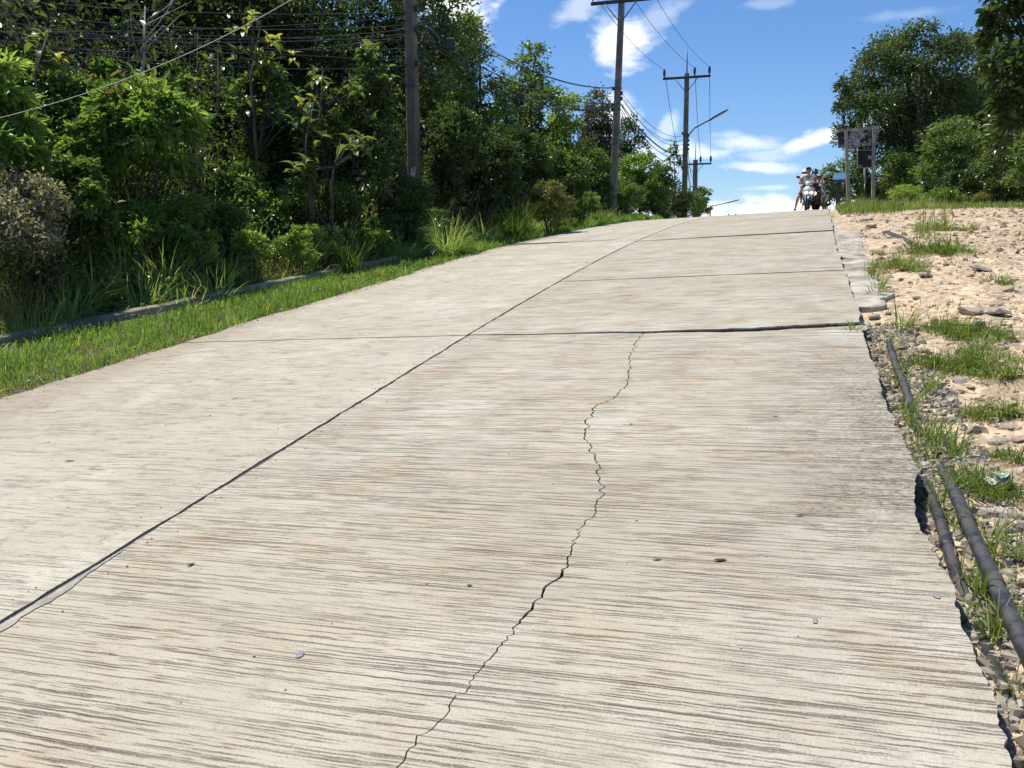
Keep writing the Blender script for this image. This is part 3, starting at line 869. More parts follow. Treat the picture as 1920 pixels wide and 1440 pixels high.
def plant(name, label, cat, px, t, ytop, hw, ybot, n, leaf, mat, group=None, k=7, seed=0, bark='bark', trunk_r=None, aspect=.42, droop=.25, lumps=None, shell=.55, clump=.24,
          stems=None, limbs=14, depth=None, extra=None, base=None):
    """A tree or bush standing at direction px, distance t; the picture rows say how tall its crown is."""
    g = rng_(seed * 7919 + int(px) * 13 + int(t * 10))
    b = spot(px, t) if base is None else Vector(base)
    mpp = t / FPX
    H = max(.45, at(px, ytop, t)[2] - b.z)
    z0 = min(max(0.03, at(px, ybot, t)[2] - b.z), .5 * H)
    W = 2 * hw * mpp
    root = empty(name, b, label, cat, group)
    lp = lumps(g, W, H, z0) if lumps else auto_lumps(g, W, H - z0, z0, k, depth)
    V, F, rn, tips = crown_arrays(g, lp, n, leaf, aspect, droop, clump, shell)
    keep = np.repeat(V.reshape(-1, 6, 3)[:, :, 2].min(1) > .0, 2)
    F = F[keep]; rn = rn[keep]
    tree = stems is None
    link('crown' if tree else 'foliage', np_mesh('crown', V, F, attr=rn), M[mat], root)
    tr = trunk_r or (0.035 * H ** .9 if tree else .014 + .006 * H)
    trunk_mesh(g, tr, H * (.72 if tree else .6), (g.normal() * .05 * H, g.normal() * .05 * H), tips, limbs, M[bark], root, 'trunk' if tree else 'stem', stems or 1)
    if extra:
        nm, m2, frac, sz, lo = extra
        pick = tips[tips[:, 2] > np.quantile(tips[:, 2], lo)]
        q = int(n * frac); P = pick[g.integers(len(pick), size=q)] + g.normal(size=(q, 3)) * leaf * 1.1
        A = g.normal(size=(q, 3)) + [0, 0, .6]; Nn = g.normal(size=(q, 3)) * .5 + [0, 0, 1]
        L = sz * g.uniform(.6, 1.3, q)
        V, F = leaf_arrays(P, A, Nn, L, L * .5)
        link(nm, np_mesh(nm, V, F, attr=np.repeat(g.random(q), 2)), M[m2], root)
    return root

def blades(g, P, H, W, lean, az, curve=1.0, segs=4):
    """Grass blades: tapered ribbons that arch over. P (n,3), H length, W width, lean 0..1, az direction."""
    n = len(P)
    dirh = np.stack([np.cos(az), np.sin(az), np.zeros(n)], -1)
    side = np.stack([-np.sin(az), np.cos(az), np.zeros(n)], -1)
    tw = g.uniform(-.6, .6, n)[:, None]
    side = unit(side + dirh * tw)
    pts = [P]; ang = lean * .55
    for i in range(segs):
        a = ang + curve * lean * 1.5 * (i + .5) / segs
        pts.append(pts[-1] + (dirh * np.sin(a)[:, None] + np.array([0, 0, 1.0]) * np.cos(a)[:, None]) * (H / segs)[:, None])
    wid = [.75, 1.0, .85, .6, .06] if segs == 4 else ([.9, 1.0, .6, .06] if segs == 3 else [1, .8, .06])
    Vl = []
    for i, p in enumerate(pts):
        Vl += [p - side * (W * wid[i] * .5)[:, None], p + side * (W * wid[i] * .5)[:, None]]
    V = np.stack(Vl, 1); m = V.shape[1]; b = np.arange(n)[:, None] * m
    F = np.stack([b + [2 * i, 2 * i + 1, 2 * i + 3, 2 * i + 2] for i in range(segs)], 1).reshape(-1, 4)
    return V.reshape(-1, 3), F

def grass_clump_mesh(name, seed, n, h, w, spread, rad, dry=.12, segs=4, curve=1.0):
    g = rng_(seed)
    r = rad * np.sqrt(g.random(n)); a = g.uniform(0, 6.283, n)
    P = np.stack([r * np.cos(a), r * np.sin(a), -.03 * np.ones(n)], -1)
    az_ = a + g.normal(0, .7, n)
    H = h * g.uniform(.5, 1.12, n); lean = np.clip(spread * g.uniform(.25, 1.25, n), .05, 1.25)
    V, F = blades(g, P, H, w * g.uniform(.65, 1.2, n), lean, az_, curve, segs)
    rn = np.clip(g.normal(.45, .18, n), 0, .88); rn = np.where(g.random(n) < dry, g.uniform(.9, 1, n), rn)
    return np_mesh(name, V, F, attr=np.repeat(rn, segs))

# ---- the wooded bank: large trees at the back -------------------------------
WOOD = 'trees along the wooded bank'
backs = [
    (30, 20.0, -62, 190, 215, 9000, .17, 'leaf_dark', 'dark tree at the far left behind the lime green shrub'),
    (185, 19.0, -90, 150, 200, 8500, .15, 'leaf_dark', 'tall dark tree behind the bare pale stems at the upper left'),
    (330, 21.0, -62, 160, 225, 8500, .15, 'leaf_dark', 'dark tree rising above the round bright green bush'),
    (455, 20.5, -90, 140, 215, 8000, .15, 'leaf_dark', 'dark tree directly behind the tall sapling with yellow top leaves'),
    (585, 21.5, -62, 150, 220, 8500, .15, 'leaf_dark', 'dark tree between the yellow topped sapling and the near pole'),
    (705, 22.5, -62, 120, 240, 8000, .15, 'leaf_dark', 'dark tree just left of the near concrete pole'),
    (815, 25.0, -60, 84, 395, 8000, .15, 'leaf_mid', 'leafy tree just right of the near pole reaching the frame top'),
    (900, 28.0, 32, 78, 395, 8000, .15, 'leaf_mid', 'bright crowned tree under the white cloud at the skyline'),
    (985, 31.0, 102, 70, 400, 7500, .15, 'leaf_mid', 'tree with a stepped crown where the skyline begins to fall'),
    (1050, 33.0, 168, 64, 400, 7000, .14, 'leaf_lime', 'yellowish green tree crossed by the cables before the leaning pole'),
    (1112, 38.0, 190, 50, 395, 6000, .14, 'leaf_dark', 'dark tree with withered brown leaves left of the leaning pole'),
    (1172, 40.0, 232, 44, 398, 5000, .14, 'leaf_dark', 'dark slender tree just right of the leaning pole'),
    (1200, 34.0, 292, 56, 408, 6500, .13, 'leaf_bright', 'bright rounded young tree at the foot of the leaning pole'),
    (1243, 39.0, 312, 46, 410, 6500, .13, 'leaf_mid', 'small tree left of the pole with the street lamp'),
    (1306, 43.0, 352, 28, 412, 2600, .12, 'leaf_mid', 'loose shrubby tree at the crest behind the lamp pole'),
]
for i, (px, t, yt, hw, yb, n, lf_, mt, lab) in enumerate(backs):
    plant('tree', lab, 'tree', px, t, yt, hw, yb, n, lf_, mt, WOOD, k=9, seed=100 + i, clump=.26,
          extra=('withered_leaves', 'leaf_brown', .28, .14, .35) if 'withered' in lab else None)
# ---- darker trees and tall bushes filling the middle of the bank -------------
mids = [
    (852, 18.9, 215, 56, 420, 5200, .13, 'leaf_dark', 'dark bushy growth at the right foot of the near pole'),
    (885, 20.6, 200, 88, 425, 8000, .13, 'leaf_dark', 'dark shaded bush below the bright crowned tree'),
    (965, 23.4, 245, 78, 420, 8000, .13, 'leaf_dark', 'dark shaded bush below the tree with the stepped crown'),
    (1040, 26.5, 275, 62, 415, 7000, .12, 'leaf_mid', 'mid green bush under the yellowish green tree'),
    (1112, 30.5, 285, 55, 412, 6500, .12, 'leaf_mid', 'glossy bush crowded against the left of the leaning pole'),
    (650, 16.2, 175, 78, 400, 5200, .13, 'leaf_dark', 'shaded bush left of the near pole under the cables'),
    (545, 16.0, 215, 72, 400, 4800, .12, 'leaf_dark', 'shaded bush behind the light topped sapling'),
    (415, 16.8, 190, 66, 330, 4200, .12, 'leaf_dark', 'shaded bush behind the gap with bare brown soil'),
    (498, 15.9, 118, 50, 340, 4200, .11, 'leaf_dark', 'dark leafy bush packed round the tallest sapling'),
    (590, 15.7, 232, 42, 350, 3000, .11, 'leaf_dark', 'dark leafy bush packed round the light topped sapling'),
    (700, 16.9, 118, 44, 330, 3200, .11, 'leaf_dark', 'dark leafy bush below the upright rosette by the near pole'),
    (110, 14.2, 150, 92, 330, 5000, .13, 'leaf_mid', 'mid green bush at the upper left behind the lime shrub'),
    (762, 16.8, 342, 66, 470, 6500, .09, 'leaf_dark', 'dark rounded bush hiding the base of the near pole'),
    (1035, 20.6, 345, 48, 418, 3800, .08, 'leaf_olive', 'olive bush at the roadside grass with pale leaf edges'),
    (1090, 24.0, 360, 36, 412, 2600, .08, 'leaf_mid', 'low bush by the verge left of the leaning pole foot'),
    (1285, 39.0, 362, 48, 414, 2800, .10, 'leaf_mid', 'low bush at the foot of the lamp pole'),
    (1222, 34.0, 352, 44, 416, 3600, .10, 'leaf_mid', 'low bush filling the verge between the leaning pole and the lamp pole'),
    (1262, 37.0, 358, 36, 414, 3000, .10, 'leaf_dark', 'low dark bush just left of the lamp pole foot'),
    (1168, 30.5, 340, 46, 414, 2800, .09, 'leaf_mid', 'low bush hiding the foot of the leaning pole'),
]
for i, (px, t, yt, hw, yb, n, lf_, mt, lab) in enumerate(mids):
    plant('bush', lab, 'bush', px, t, yt, hw, yb, n, lf_, mt, 'bushes on the bank', k=7, seed=200 + i, stems=5, clump=.28)
# ---- the bushes one can tell apart in front ----------------------------------
def round_lumps(g, W, H, z0):
    out = [((0, 0, z0 + (H - z0) * .5), (W * .42, W * .4, (H - z0) * .44))]
    for i in range(9):
        a = g.uniform(0, 6.28); e = g.uniform(-.2, 1.0)
        out.append(((W * .34 * math.cos(a) * math.cos(e), W * .34 * math.sin(a) * math.cos(e), z0 + (H - z0) * (.5 + .36 * math.sin(e))), (W * .17, W * .17, (H - z0) * .15)))
    return out
plant('round_bush', 'large round bright green bush with long drooping leaves', 'bush', 283, 13.0, 158, 108, 382, 6200, .15, 'leaf_bright', seed=301, stems=5, lumps=round_lumps, droop=.45, aspect=.36, shell=.72,
      extra=('young_leaves', 'leaf_brown', .012, .13, .9))
plant('bush', 'bright leafy side bush at the left of the round green bush', 'bush', 168, 12.4, 238, 46, 352, 1700, .15, 'leaf_bright', 'bushes on the bank', seed=302, stems=4, droop=.45, aspect=.34)
plant('flowering_bush', 'bush with dry cream coloured flower heads at the left edge', 'bush', 66, 10.6, 335, 118, 560, 6000, .065, 'leaf_olive', seed=303, stems=7, k=8, clump=.3, extra=('flower_heads', 'leaf_dry', 1.7, .06, .30))
plant('shrub', 'tall lime green shrub with drooping leaves at the left edge', 'shrub', 22, 11.4, 118, 66, 350, 2600, .19, 'leaf_lime', seed=304, stems=4, droop=.5, aspect=.28)
plant('shrub', 'lime shrub with narrow leaves below the tall one at the left edge', 'shrub', 48, 11.0, 215, 62, 340, 1500, .18, 'leaf_bright', seed=305, stems=4, droop=.5, aspect=.28)
plant('bush', 'glossy mid green bush between the cream flowered bush and the round bush', 'bush', 148, 11.6, 300, 72, 450, 2600, .11, 'leaf_mid', 'bushes on the bank', seed=306, stems=5)
plant('bush', 'small bright bush above the round bush beside the bare stems', 'bush', 205, 15.0, 122, 34, 190, 900, .14, 'leaf_bright', 'bushes on the bank', seed=307, stems=4)
plant('bush', 'small leafy bush right behind the top of the round bush', 'bush', 352, 14.2, 138, 40, 230, 1200, .13, 'leaf_mid', 'bushes on the bank', seed=308, stems=4)
low = [
    (592, 12.1, 415, 58, 498, 2900, .055, 'leaf_lime', 'yellowish green small leaved bush above the drain kerb'),
    (474, 11.4, 425, 40, 512, 1700, .06, 'leaf_lime', 'pale yellow green bush at the kerb left of the small leaved one'),
    (512, 12.4, 362, 46, 425, 1500, .06, 'leaf_lime', 'feathery pale bush on the bank above the kerb bushes'),
    (694, 13.2, 410, 42, 490, 2300, .075, 'leaf_bright', 'round bright bush at the end of the drain kerb'),
    (440, 12.0, 380, 44, 445, 1200, .10, 'leaf_mid', 'broad leaved low bush in the middle of the lower bank'),
    (492, 10.9, 475, 34, 530, 1100, .06, 'leaf_lime', 'lowest pale bush leaning over the drain kerb'),
    (30, 9.9, 470, 58, 560, 1600, .085, 'leaf_mid', 'glossy low bush under the cream flowered bush'),
    (250, 11.6, 375, 62, 470, 2200, .09, 'leaf_bright', 'wide low bush under the round green bush'),
    (350, 12.2, 370, 60, 470, 2000, .09, 'leaf_bright', 'wide low bush under the right side of the round bush'),
    (628, 13.6, 335, 50, 440, 1700, .08, 'leaf_mid', 'leafy low bush between the saplings and the kerb bushes'),
    (20, 11.2, 430, 60, 560, 1500, .08, 'leaf_lime', 'pale green low bush at the far left edge above the drain'),
    (120, 11.4, 430, 55, 540, 1700, .075, 'leaf_bright', 'bright small leaved bush below the glossy bush at the left'),
    (205, 11.8, 440, 50, 540, 1500, .08, 'leaf_mid', 'mid green low bush left of the stalky grass'),
    (300, 12.6, 420, 55, 530, 1600, .08, 'leaf_bright', 'bright low bush under the right half of the round bush'),
    (385, 12.8, 440, 45, 520, 1500, .07, 'leaf_lime', 'pale low bush above the middle of the drain kerb'),
    (540, 13.6, 420, 46, 500, 1500, .06, 'leaf_bright', 'bright low bush left of the small leaved bush'),
    (640, 14.4, 425, 40, 490, 1300, .065, 'leaf_mid', 'mid green low bush right of the small leaved bush'),
    (735, 15.4, 405, 42, 470, 1500, .07, 'leaf_mid', 'mid green low bush left below the near pole'),
    (820, 17.2, 390, 40, 455, 1500, .07, 'leaf_mid', 'mid green low bush right below the near pole'),
    (560, 15.0, 335, 50, 420, 1500, .09, 'leaf_mid', 'leafy bush in the middle of the bank below the saplings'),
    (460, 14.8, 300, 50, 400, 1500, .09, 'leaf_mid', 'leafy bush below the tallest sapling'),
    (400, 14.0, 300, 40, 380, 1100, .09, 'leaf_mid', 'leafy bush right of the round bush'),
    (935, 19.6, 375, 40, 430, 1500, .08, 'leaf_mid', 'mid green low bush behind the middle roadside grass'),
    (880, 17.6, 385, 40, 440, 1500, .08, 'leaf_dark', 'dark low bush behind the tall roadside grass'),
    (680, 13.4, 280, 34, 345, 700, .12, 'leaf_mid', 'fine leaved bush beside the large leaved sapling'),
]
for i, (px, t, yt, hw, yb, n, lf_, mt, lab) in enumerate(low):
    t = max(t, kerb_depth(px) + .55 + .02 * abs(500 - yb))
    plant('bush', lab, 'bush', px, t, yt, hw, yb, n, lf_, mt, 'bushes on the bank', seed=320 + i, stems=5, k=6, limbs=10, clump=.3)

# ---- saplings whose large leaves show singly ---------------------------------
def one_leaf(name, L, W, curl):
    rows = [(0, .04, 0), (.18, .55, .015), (.42, .95, .03), (.66, 1.0, .0), (.86, .62, -.05), (1.0, .03, -.12)]
    V = []; F = []
    for a, w_, z in rows:
        V += [(-W * w_ * .5, a * L, z * curl * L * 4 + W * w_ * .10), (0, a * L, z * curl * L * 4), (W * w_ * .5, a * L, z * curl * L * 4 + W * w_ * .10)]
    for i in range(len(rows) - 1):
        for j in range(2): F.append((i * 3 + j, i * 3 + j + 1, i * 3 + j + 4, i * 3 + j + 3))
    return np_mesh(name, np.array(V), np.array(F), attr=np.full(len(F), .45), smooth=True)
BIGLEAF = [one_leaf('big_leaf', .27, .125, .7), one_leaf('big_leaf', .27, .14, 1.2)]
YOUNGLEAF = [one_leaf('young_leaf', .22, .105, .5), one_leaf('young_leaf', .22, .10, 1.0)]
for me in BIGLEAF: me.materials.append(M['leaf_big'])
for me in YOUNGLEAF: me.materials.append(M['leaf_big_young'])

def sapling(label, px, t, ytop, ros, seed, size=1.0, stem_px=None):
    """ros: rosettes as (px, py, young?, number of leaves, depth offset)."""
    g = rng_(seed)
    t = t + (1.3 if 400 < px < 800 else 0)
    b = spot(stem_px or px, t)
    root = empty('large_leaved_sapling', b, label, 'sapling', 'saplings with large leaves')
    mb = MB()
    top = Vector(at(px, ytop, t)) - b
    tops = []
    tr_pts = [Vector((0, 0, -.2)), Vector((top.x * .3 + .04, .02, top.z * .35)), Vector((top.x * .6 - .03, 0, top.z * .7)), top]
    mb.tube(tr_pts, [.032, .026, .018, .008], 6)
    for (rx, ry, yg, k, dd) in ros:
        tip = Vector(at(rx, ry, t + dd)) - b
        j = 1 if tip.z < top.z * .6 else 2
        a = tr_pts[j].lerp(tr_pts[j + 1] if j < 3 else tr_pts[j], .3)
        if a.z > tip.z: a = tr_pts[0].lerp(tr_pts[1], max(0.1, min(.95, (tip.z - .1) / max(tr_pts[1].z, .1))))
        mb.tube([a, a.lerp(tip, .5) + Vector((0, 0, -.04)), tip], [.013, .010, .006], 5)
        tops.append((tip, yg, k))
    mb.build('stem', M['bark'], root)
    for tip, yg, k in tops:
        for i in range(k):
            a = 2.4 * i + g.uniform(-.3, .3)
            pitch = g.uniform(-.35, .75) if i > 2 else g.uniform(.5, 1.1)
            me = (YOUNGLEAF if (yg and i < k * .7) else BIGLEAF)[int(g.integers(2))]
            o = bpy.data.objects.new('leaf', me); C.objects.link(o); o.parent = root
            o.location = tip + Vector((0, 0, -.14 * i / k))
            o.rotation_euler = (pitch, g.uniform(-.35, .35), a)
            s_ = size * .80 * g.uniform(.7, 1.12); o.scale = (s_, s_, s_)
    return root
def ros_line(g, pts, k=6, jitter=22):
    out = []
    for (x, y, yg, m) in pts:
        for q in range(m):
            out.append((x + g.normal() * jitter, y + g.normal() * jitter * .7 + (0 if q == 0 else 8), yg and q == 0, int(g.integers(k - 1, k + 3)), g.normal() * .16))
    return out
gr = rng_(77)
sapling('tall sapling with large leaves turning yellow at its top', 490, 13.6, 38, ros_line(gr, [(464, 36, True, 1), (448, 58, True, 2), (478, 70, True, 2), (505, 60, True, 1), (470, 100, False, 3), (528, 92, True, 1), (544, 116, True, 1), (432, 100, False, 1),
        (500, 120, False, 3), (446, 160, False, 2), (520, 150, False, 2), (540, 175, False, 1), (440, 195, False, 2), (480, 185, False, 2), (520, 205, False, 2), (455, 235, False, 2)], 6), 501, 1.0, 480)
sapling('sapling with a pale yellow green topmost rosette right of the tallest sapling', 582, 13.2, 182, ros_line(gr, [(580, 184, True, 1), (570, 198, True, 1), (592, 212, False, 2), (575, 240, False, 2), (605, 255, False, 1), (560, 225, False, 1), (590, 275, False, 2)], 6, 10), 502, .9)
sapling('low sapling with few very large leaves near the pole', 640, 12.9, 255, ros_line(gr, [(690, 262, False, 1), (676, 272, False, 1), (640, 262, False, 1), (570, 305, False, 2), (555, 318, False, 2), (590, 316, False, 1), (655, 285, False, 1)], 6, 10), 503, 1.15, 610)
sapling('sapling with an upright light green rosette beside the near pole', 700, 15.2, 92, ros_line(gr, [(698, 92, False, 2), (705, 100, False, 1), (690, 122, False, 1), (720, 130, False, 1), (735, 150, False, 1)], 9, 8), 504, 1.25, 712)
sapling('thin sapling with yellowing leaves at the upper left', 92, 12.6, 55, ros_line(gr, [(86, 60, False, 1), (76, 78, False, 2), (112, 105, True, 1), (104, 120, False, 1), (72, 110, False, 1)], 6, 9), 505, .95, 96)
sapling('sparse sapling with grey green drooping leaf sprays under the cables', 605, 14.4, 132, ros_line(gr, [(600, 136, False, 1), (588, 150, False, 1), (612, 158, False, 1), (652, 152, False, 1), (660, 165, False, 1), (575, 165, False, 1)], 7, 8), 506, .8, 615)
sapling('spindly upright sapling standing above the shrubs by the lamp pole', 1262, 38.0, 268, ros_line(gr, [(1262, 270, False, 1), (1256, 284, False, 1), (1268, 290, False, 1), (1258, 302, False, 1), (1270, 308, False, 1), (1262, 320, False, 1)], 8, 3), 507, 1.6)

# ---- bare pale stems among the dark trees -----------------------------------
for i, (px, t, y0, y1, lean, lab) in enumerate([
        (264, 15.2, 12, 200, 8, 'tall bare pale tree with forking upper branches behind the round bush'), (246, 15.6, 40, 190, -6, 'thin bare stem left of the forked pale tree'),
        (402, 15.8, 110, 225, 6, 'bare grey stem in the shade right of the round bush'), (412, 16.0, 95, 230, -4, 'slim bare stem beside the bare grey stem'), (365, 15.6, 60, 190, 5, 'crooked bare stem above the round bush')]):
    g = rng_(600 + i)
    b = spot(px, t)
    root = empty('bare_tree', b, lab, 'tree', 'bare stems on the bank')
    top = Vector(at(px + lean, y0, t)) - b
    mb = MB()
    r0 = .045 if i == 0 else .022
    mid = top * .55 + Vector((.06, 0, 0))
    mb.tube([(0, 0, -.2), top * .3, mid, top], [r0, r0 * .85, r0 * .65, r0 * .2], 6)
    mb.build('trunk', M['bark_pale' if i == 0 else 'bark'], root)
    mb = MB()
    for q in range(11 if i == 0 else 5):
        a = top * g.uniform(.45, .9)
        d = Vector((g.normal() * .55, g.normal() * .3, g.uniform(.5, 1.0))) * g.uniform(.5, 1.0)
        mb.tube([a, a + d * .5 + Vector((g.normal() * .05, 0, 0)), a + d], [r0 * .35, r0 * .25, r0 * .08], 5)
    mb.build('branch', M['bark_pale' if i == 0 else 'bark'], root)

# ---- tall grass along the foot of the bank ----------------------------------
def clump(label, px, t, h, w, n, mat, seed, spread=.75, rad=.18, name='grass_clump', group='tall grass clumps on the bank', dry=.10, py=None):
    t = max(t, kerb_depth(px) + .22 + .32 * ((seed // 11) % 3)) if px < 800 else t
    b = spot(px, t) if py is None else on_ground(px, py)[0]
    root = empty(name, b, label, 'grass clump', group)
    link('blades', grass_clump_mesh('blades', seed, int(n * 1.7), h * .84, w * .58, spread * 1.25, rad * 1.15, dry), M[mat], root)
    g = rng_(seed + 5)
    if h > .6:
        mb = MB()
        for q in range(int(2 + h * 2)):
            a = g.uniform(0, 6.28); l_ = h * g.uniform(.85, 1.2); ba = g.uniform(.08, .34)
            pts = [Vector((math.cos(a) * (rad * .4 + ba * l_ * k ** 2.2), math.sin(a) * (rad * .4 + ba * l_ * k ** 2.2), l_ * k * (1 - .12 * k * k))) for k in (0, .3, .55, .75, .88, 1.0)]
            mb.tube(pts[:4], [.0028, .0025, .002, .0018], 3)
            mb.tube(pts[3:], [.002, .006, .0015], 4)
        mb.build('seed_stalk', M['straw'], root)
    return root
tall = [
    (55, 9.5, 1.05, .022, 210, 'tall_grass', 'wide arching grass clump nearest the left edge above the drain'),
    (125, 10.0, .95, .020, 190, 'tall_grass', 'arching grass clump second from the left edge above the drain'),
    (172, 9.9, .80, .040, 90, 'tall_grass', 'broad bladed grass clump with pale blades by the drain'),
    (345, 11.0, .75, .030, 120, 'tall_grass', 'broad bladed clump hanging over the middle of the kerb'),
    (255, 10.6, .95, .020, 170, 'tall_grass', 'dark grass clump under the round bush'),
    (300, 11.2, 1.15, .020, 170, 'tall_grass', 'tall stalky grass clump right of the round bush foot'),
    (395, 11.4, 1.0, .018, 160, 'tall_grass', 'loose grass clump between the kerb and the broad leaved bush'),
    (440, 13.0, 1.0, .016, 230, 'weed', 'bright fountain of grass high on the bank'),
    (555, 12.4, .95, .015, 150, 'tall_grass', 'grass clump with dry stalks behind the small leaved bush'),
    (650, 12.8, .95, .016, 170, 'weed', 'spreading pale grass beside the round kerb bush'),
    (760, 14.2, .85, .016, 160, 'tall_grass', 'dark grass clump below the near pole'),
    (720, 13.4, .70, .015, 150, 'tall_grass', 'grass clump where the drain kerb disappears'),
    (835, 16.0, 1.10, .018, 200, 'tall_grass', 'tall green grass clump on the verge right of the near pole'),
    (905, 18.0, 1.0, .018, 180, 'tall_grass', 'tall green grass clump in the middle of the shaded verge'),
    (968, 19.6, 1.35, .018, 260, 'weed', 'tallest roadside grass clump, fountain shaped and bright'),
    (1000, 21.5, .95, .018, 160, 'tall_grass', 'grass clump left of the olive roadside bush'),
    (1075, 24.5, .9, .02, 150, 'weed', 'bright grass clump close to the leaning pole'),
    (1130, 27.5, .9, .02, 150, 'weed', 'grass clump just left of the leaning pole foot'),
    (20, 10.4, .9, .016, 130, 'straw', 'dry straw coloured grass beneath the glossy low bush'),
    (470, 11.9, .85, .014, 130, 'straw', 'dry straw coloured grass among the kerb bushes'),
    (540, 12.7, .9, .013, 120, 'straw', 'dry grass stalks above the small leaved bush'),
    (215, 12.0, .9, .016, 120, 'tall_grass', 'grass clump beside the cream flowered bush'),
    (70, 12.4, .9, .02, 110, 'weed', 'light grass among the shrubs at the left edge'),
    (430, 10.9, .8, .016, 140, 'tall_grass', 'grass clump leaning on the kerb left of the lowest pale bush'),
    (600, 11.9, .6, .014, 120, 'weed', 'short bright grass in front of the small leaved bush'),
]
for i, (px, t, h, w_, n, mt, lab) in enumerate(tall):
    clump(lab, px, t, h, w_, n, mt, 700 + i * 11, spread=.8 if mt != 'straw' else .45, rad=.20)

# ---- uncountable growth -------------------------------------------------------
g = rng_(900)
# undergrowth carpeting the bank
ns = 11000
s_ = g.uniform(2.5, 46, ns); u_ = .5 + 16 * g.random(ns) ** 1.05
l_ = l_kerb(s_) - u_
X, Y = xy(s_, l_); Z = ground_sl(s_, l_)
hgt = np.minimum(.12 + u_ * .22, 1.1)
cen = np.stack([X, Y, Z + hgt * g.uniform(.3, 1.0, ns)], -1)
m_ = 11
off = g.normal(size=(ns, m_, 3)) * np.array([.24, .24, .18])
P = (cen[:, None] + off).reshape(-1, 3)
A = (unit(off) + g.normal(size=off.shape) * .4 + [0, 0, -.15]).reshape(-1, 3)
Nn = g.normal(size=P.shape) * .5 + [.25, -.1, .8]
L = .10 * g.uniform(.6, 1.5, len(P))
V, F = leaf_arrays(P, A, Nn, L, L * .42)
rn = np.clip(np.repeat(g.normal(.38, .2, ns), m_) + g.normal(0, .12, len(P)), 0, 1)
tag(link('undergrowth', np_mesh('undergrowth', V, F, attr=np.repeat(rn, 2)), M['leaf_dark']), kind='stuff')
# lighter thicket of leafy weeds along the foot of the bank
for nm, mt_, ns, seed_ in (('thicket', 'leaf_bright', 3600, 905), ('thicket', 'leaf_olive', 1700, 906), ('thicket', 'leaf_lime', 1100, 907)):
    g = rng_(seed_)
    s_ = 3 + 30 * g.random(ns) ** 1.2; u_ = .45 + 4.6 * g.random(ns) ** 1.1
    l_ = l_kerb(s_) - u_; X, Y = xy(s_, l_)
    kp = fbm(X * .7, Y * .7, seed_, 3) > -.1; s_, l_, u_, X, Y = s_[kp], l_[kp], u_[kp], X[kp], Y[kp]; ns = len(X)
    Z = ground_sl(s_, l_)
    cen = np.stack([X, Y, Z + np.minimum(.15 + .3 * u_, .8) * g.uniform(.35, 1.05, ns)], -1); m_ = 12
    off = g.normal(size=(ns, m_, 3)) * np.array([.13, .13, .10])
    P = (cen[:, None] + off).reshape(-1, 3)
    A = (unit(off) + g.normal(size=off.shape) * .5 + [0, 0, .1]).reshape(-1, 3)
    Nn = g.normal(size=P.shape) * .6 + [.1, -.2, .6]
    L = (.055 if nm == 'thicket' else .08) * g.uniform(.6, 1.6, len(P))
    V, F = leaf_arrays(P, A, Nn, L, L * g.uniform(.28, .5, len(P)))
    rn = np.clip(np.repeat(g.normal(.42, .2, ns), m_) + g.normal(0, .14, len(P)), 0, 1)
    tag(link(nm, np_mesh(nm, V, F, attr=np.repeat(rn, 2)), M[mt_]), kind='stuff')
# grass spilling forward over the kerb in places
g = rng_(908); nb = 5200
s_ = 3.5 + 14 * g.random(nb); u_ = g.uniform(.16, .42, nb); l_ = l_kerb(s_) - u_
kp = fbm(s_ * 1.1, s_ * 0, 45, 3) > -.05; s_, l_ = s_[kp], l_[kp]; nb = len(s_)
X, Y = xy(s_, l_); Z = plane(s_, l_) - .02
V, F = blades(g, np.stack([X, Y, Z], -1), g.uniform(.18, .48, nb), g.uniform(.005, .010, nb), np.clip(g.normal(.85, .25, nb), .2, 1.3), -AZ + g.normal(0, .9, nb), 1.0, 4)
tag(link('kerb_grass', np_mesh('kerb_grass', V, F, attr=np.repeat(np.clip(g.normal(.45, .2, nb), 0, 1), 4)), M['tall_grass']), kind='stuff')
# rough grass and stalks between the clumps
g = rng_(909); nb = 17000
s_ = g.uniform(3.0, 40, nb); u_ = .55 + 3.4 * g.random(nb) ** 1.2
l_ = l_kerb(s_) - u_ + 0
X, Y = xy(s_, l_); Z = ground_sl(s_, l_)
pat = fbm(X * .9, Y * .9, 44, 3)
kp = pat > -.12; X, Y, Z = X[kp], Y[kp], Z[kp]; nb = len(X)
V, F = blades(g, np.stack([X, Y, Z - .03], -1), g.uniform(.25, .8, nb), g.uniform(.007, .016, nb), np.clip(g.normal(.6, .3, nb), .1, 1.2), g.uniform(0, 6.28, nb), 1.0, 4)
rn = np.clip(g.normal(.4, .2, nb), 0, .88); rn = np.where(g.random(nb) < .16, g.uniform(.9, 1, nb), rn)
tag(link('bank_grass', np_mesh('bank_grass', V, F, attr=np.repeat(rn, 4)), M['tall_grass']), kind='stuff')
# the wood behind, one mass
def skyline(px): return np.interp(px, [-400, 800, 850, 900, 1000, 1060, 1150, 1210, 1300, 1340], [-400, -60, 20, 70, 165, 225, 275, 340, 400, 405])
nt = 2300
s_ = g.uniform(3, 62, nt); u_ = g.uniform(4.5, 24, nt)
l_ = l_kerb(s_) - u_
X, Y = xy(s_, l_); Z = ground_sl(s_, l_) + g.uniform(.4, 1, nt) * np.interp(u_, [4.5, 8, 14, 24], [1.5, 3.0, 5.0, 6.5])
dpt = Y * math.cos(PITCH) - (Z - 1.6) * math.sin(PITCH)
pxx = 960 + FPX * X / dpt
pyy = 720 - FPX * (Y * math.sin(PITCH) + (Z - 1.6) * math.cos(PITCH)) / dpt
kp = pyy > skyline(pxx) + 26 * 20 / dpt * .8
X, Y, Z = X[kp], Y[kp], Z[kp]; nt = len(X); m_ = 34
